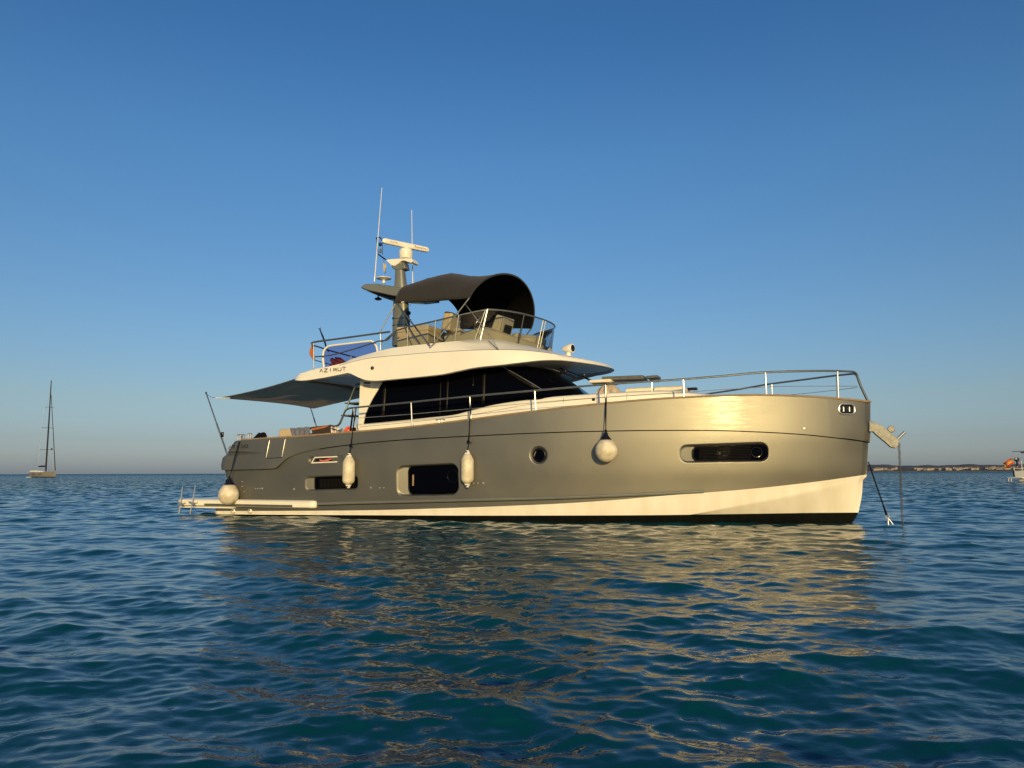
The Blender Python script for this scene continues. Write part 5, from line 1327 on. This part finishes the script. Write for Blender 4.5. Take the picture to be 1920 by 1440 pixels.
def build_coast():
    D = 2900.
    rng = random.Random(5)
    def bearing(px): d = CMW @ Vector(((px - 960)/FPX, -(888 - 720)/FPX, -1)); return math.atan2(d.x, d.y)
    b0, b1 = bearing(1380), bearing(2600)
    n = 420; rows = []
    prof = []
    for i in range(n + 1):
        u = i/n; b = b0 + (b1 - b0)*u
        rise = min(1, u*5)
        ridge = 25 + 2.2*math.sin(u*9 + .5) + 1.6*math.sin(u*31) + 1.0*math.sin(u*83 + 2) + .5*rng.random() + .7*math.sin(u*170)
        prof.append((b, ridge*rise))
    fr_ = [(0, -1), (6, 2.0), (60, 3.5), (150, 6), (320, 11), (520, .55), (760, .9), (980, 1.0), (1300, .8)]
    for (dd, hh) in fr_:
        row = []
        for (b, h) in prof:
            z = hh if hh >= 1.5 or hh < 0 else h*hh
            if 1.5 <= hh: z = min(hh, h)
            if hh in (11,): z = min(h*.45, 11)
            z += rng.uniform(-.4, .4) if dd > 20 else 0
            row.append(((D + dd)*math.sin(b), (D + dd)*math.cos(b), z*(D + dd)/D*1.0 if hh >= 0 else -1))
        rows.append(row)
    o = MB().grid(rows).build('coast_hills', 'land', smooth=60); o['kind'] = 'structure'
    # beach strip
    r1 = [((D - 2)*math.sin(b), (D - 2)*math.cos(b), .0) for b, h in prof]; r2 = [((D + 5)*math.sin(b), (D + 5)*math.cos(b), 3.2) for b, h in prof]
    M['sand'] = mat('pale_rock_shore', (.14, .125, .105), .9, noise=(.03, .4))
    s = MB().grid([r1, r2]).build('shore', 'sand'); s['kind'] = 'structure'
    # houses: one mesh kind, copied
    hm = []
    for v in range(3):
        mb = MB(); L2, W2_, H2 = [(14, 10, 6.5), (20, 10, 5.5), (11, 10, 8)][v]
        mb.box((0, 0, H2/2), (L2, W2_, H2)); hs_ = mb.build('wall', 'plaster', smooth=0)
        mb = MB(); mb.prism([(-L2/2 - .5, -W2_/2 - .6, H2), (-L2/2 - .5, 0, H2 + 2.4), (-L2/2 - .5, W2_/2 + .6, H2)], (L2 + 1, 0, 0)); rf = mb.build('roof', 'tile', smooth=0)
        mb = MB()
        for q_ in range(3): mb.box((-L2/3 + q_*L2/3, -W2_/2 - .02, H2*.45), (1.6, .1, 1.8))
        wn = mb.build('windows', 'glass', smooth=0)
        hm.append((hs_.data, rf.data, wn.data)); [bpy.data.objects.remove(x) for x in (hs_, rf, wn)]
    spots = []
    clusters = [(1640, 1682, 11), (1718, 1727, 4), (1735, 1756, 6), (1763, 1784, 8), (1790, 1806, 6), (1811, 1834, 9), (1848, 1864, 6), (1868, 1890, 9), (1898, 1930, 8), (1960, 2060, 12)]
    lab = {1640: 'pale house in the cluster just right of the bow on the far shore', 1718: 'pale house in the small cluster right of the anchor chain on the far shore', 1735: 'pale house in the second shore cluster right of the anchor chain',
           1763: 'pale house in the bright middle cluster of the far shore', 1790: 'pale house in the short cluster right of the bright middle one on the far shore', 1811: 'pale house in the long shore cluster left of the flag',
           1848: 'pale house higher on the slope, second cluster left of the flag', 1868: 'pale house in the upper cluster immediately left of the flag', 1898: 'pale house on the shore behind the right-hand sailboat', 1960: 'pale house on the far shore beyond the right-hand sailboat'}
    for (p0, p1, cnt) in clusters:
        for k in range(cnt):
            px = p0 + (p1 - p0)*(k + rng.random()*.8)/cnt; b = bearing(px); dd = rng.uniform(150, 330) + (60 if p0 > 1840 else 0)
            z = np.interp(dd, [60, 150, 320, 520], [3.5, 6, 11, 14]) - .8
            v = rng.randrange(3); e = empty('house', loc=((D + dd)*math.sin(b), (D + dd)*math.cos(b), z)); e.rotation_euler = (0, 0, -b + rng.uniform(-.5, .5))
            e.scale = (rng.uniform(.7, 1.2),)*3
            tag(e, lab[p0], 'house', 'houses on the far shore, ' + lab[p0].replace('pale house ', ''))
            for me, nm in zip(hm[v], ('wall', 'roof', 'windows')):
                c = bpy.data.objects.new(nm, me); col.objects.link(c); c.parent = e
build_coast()
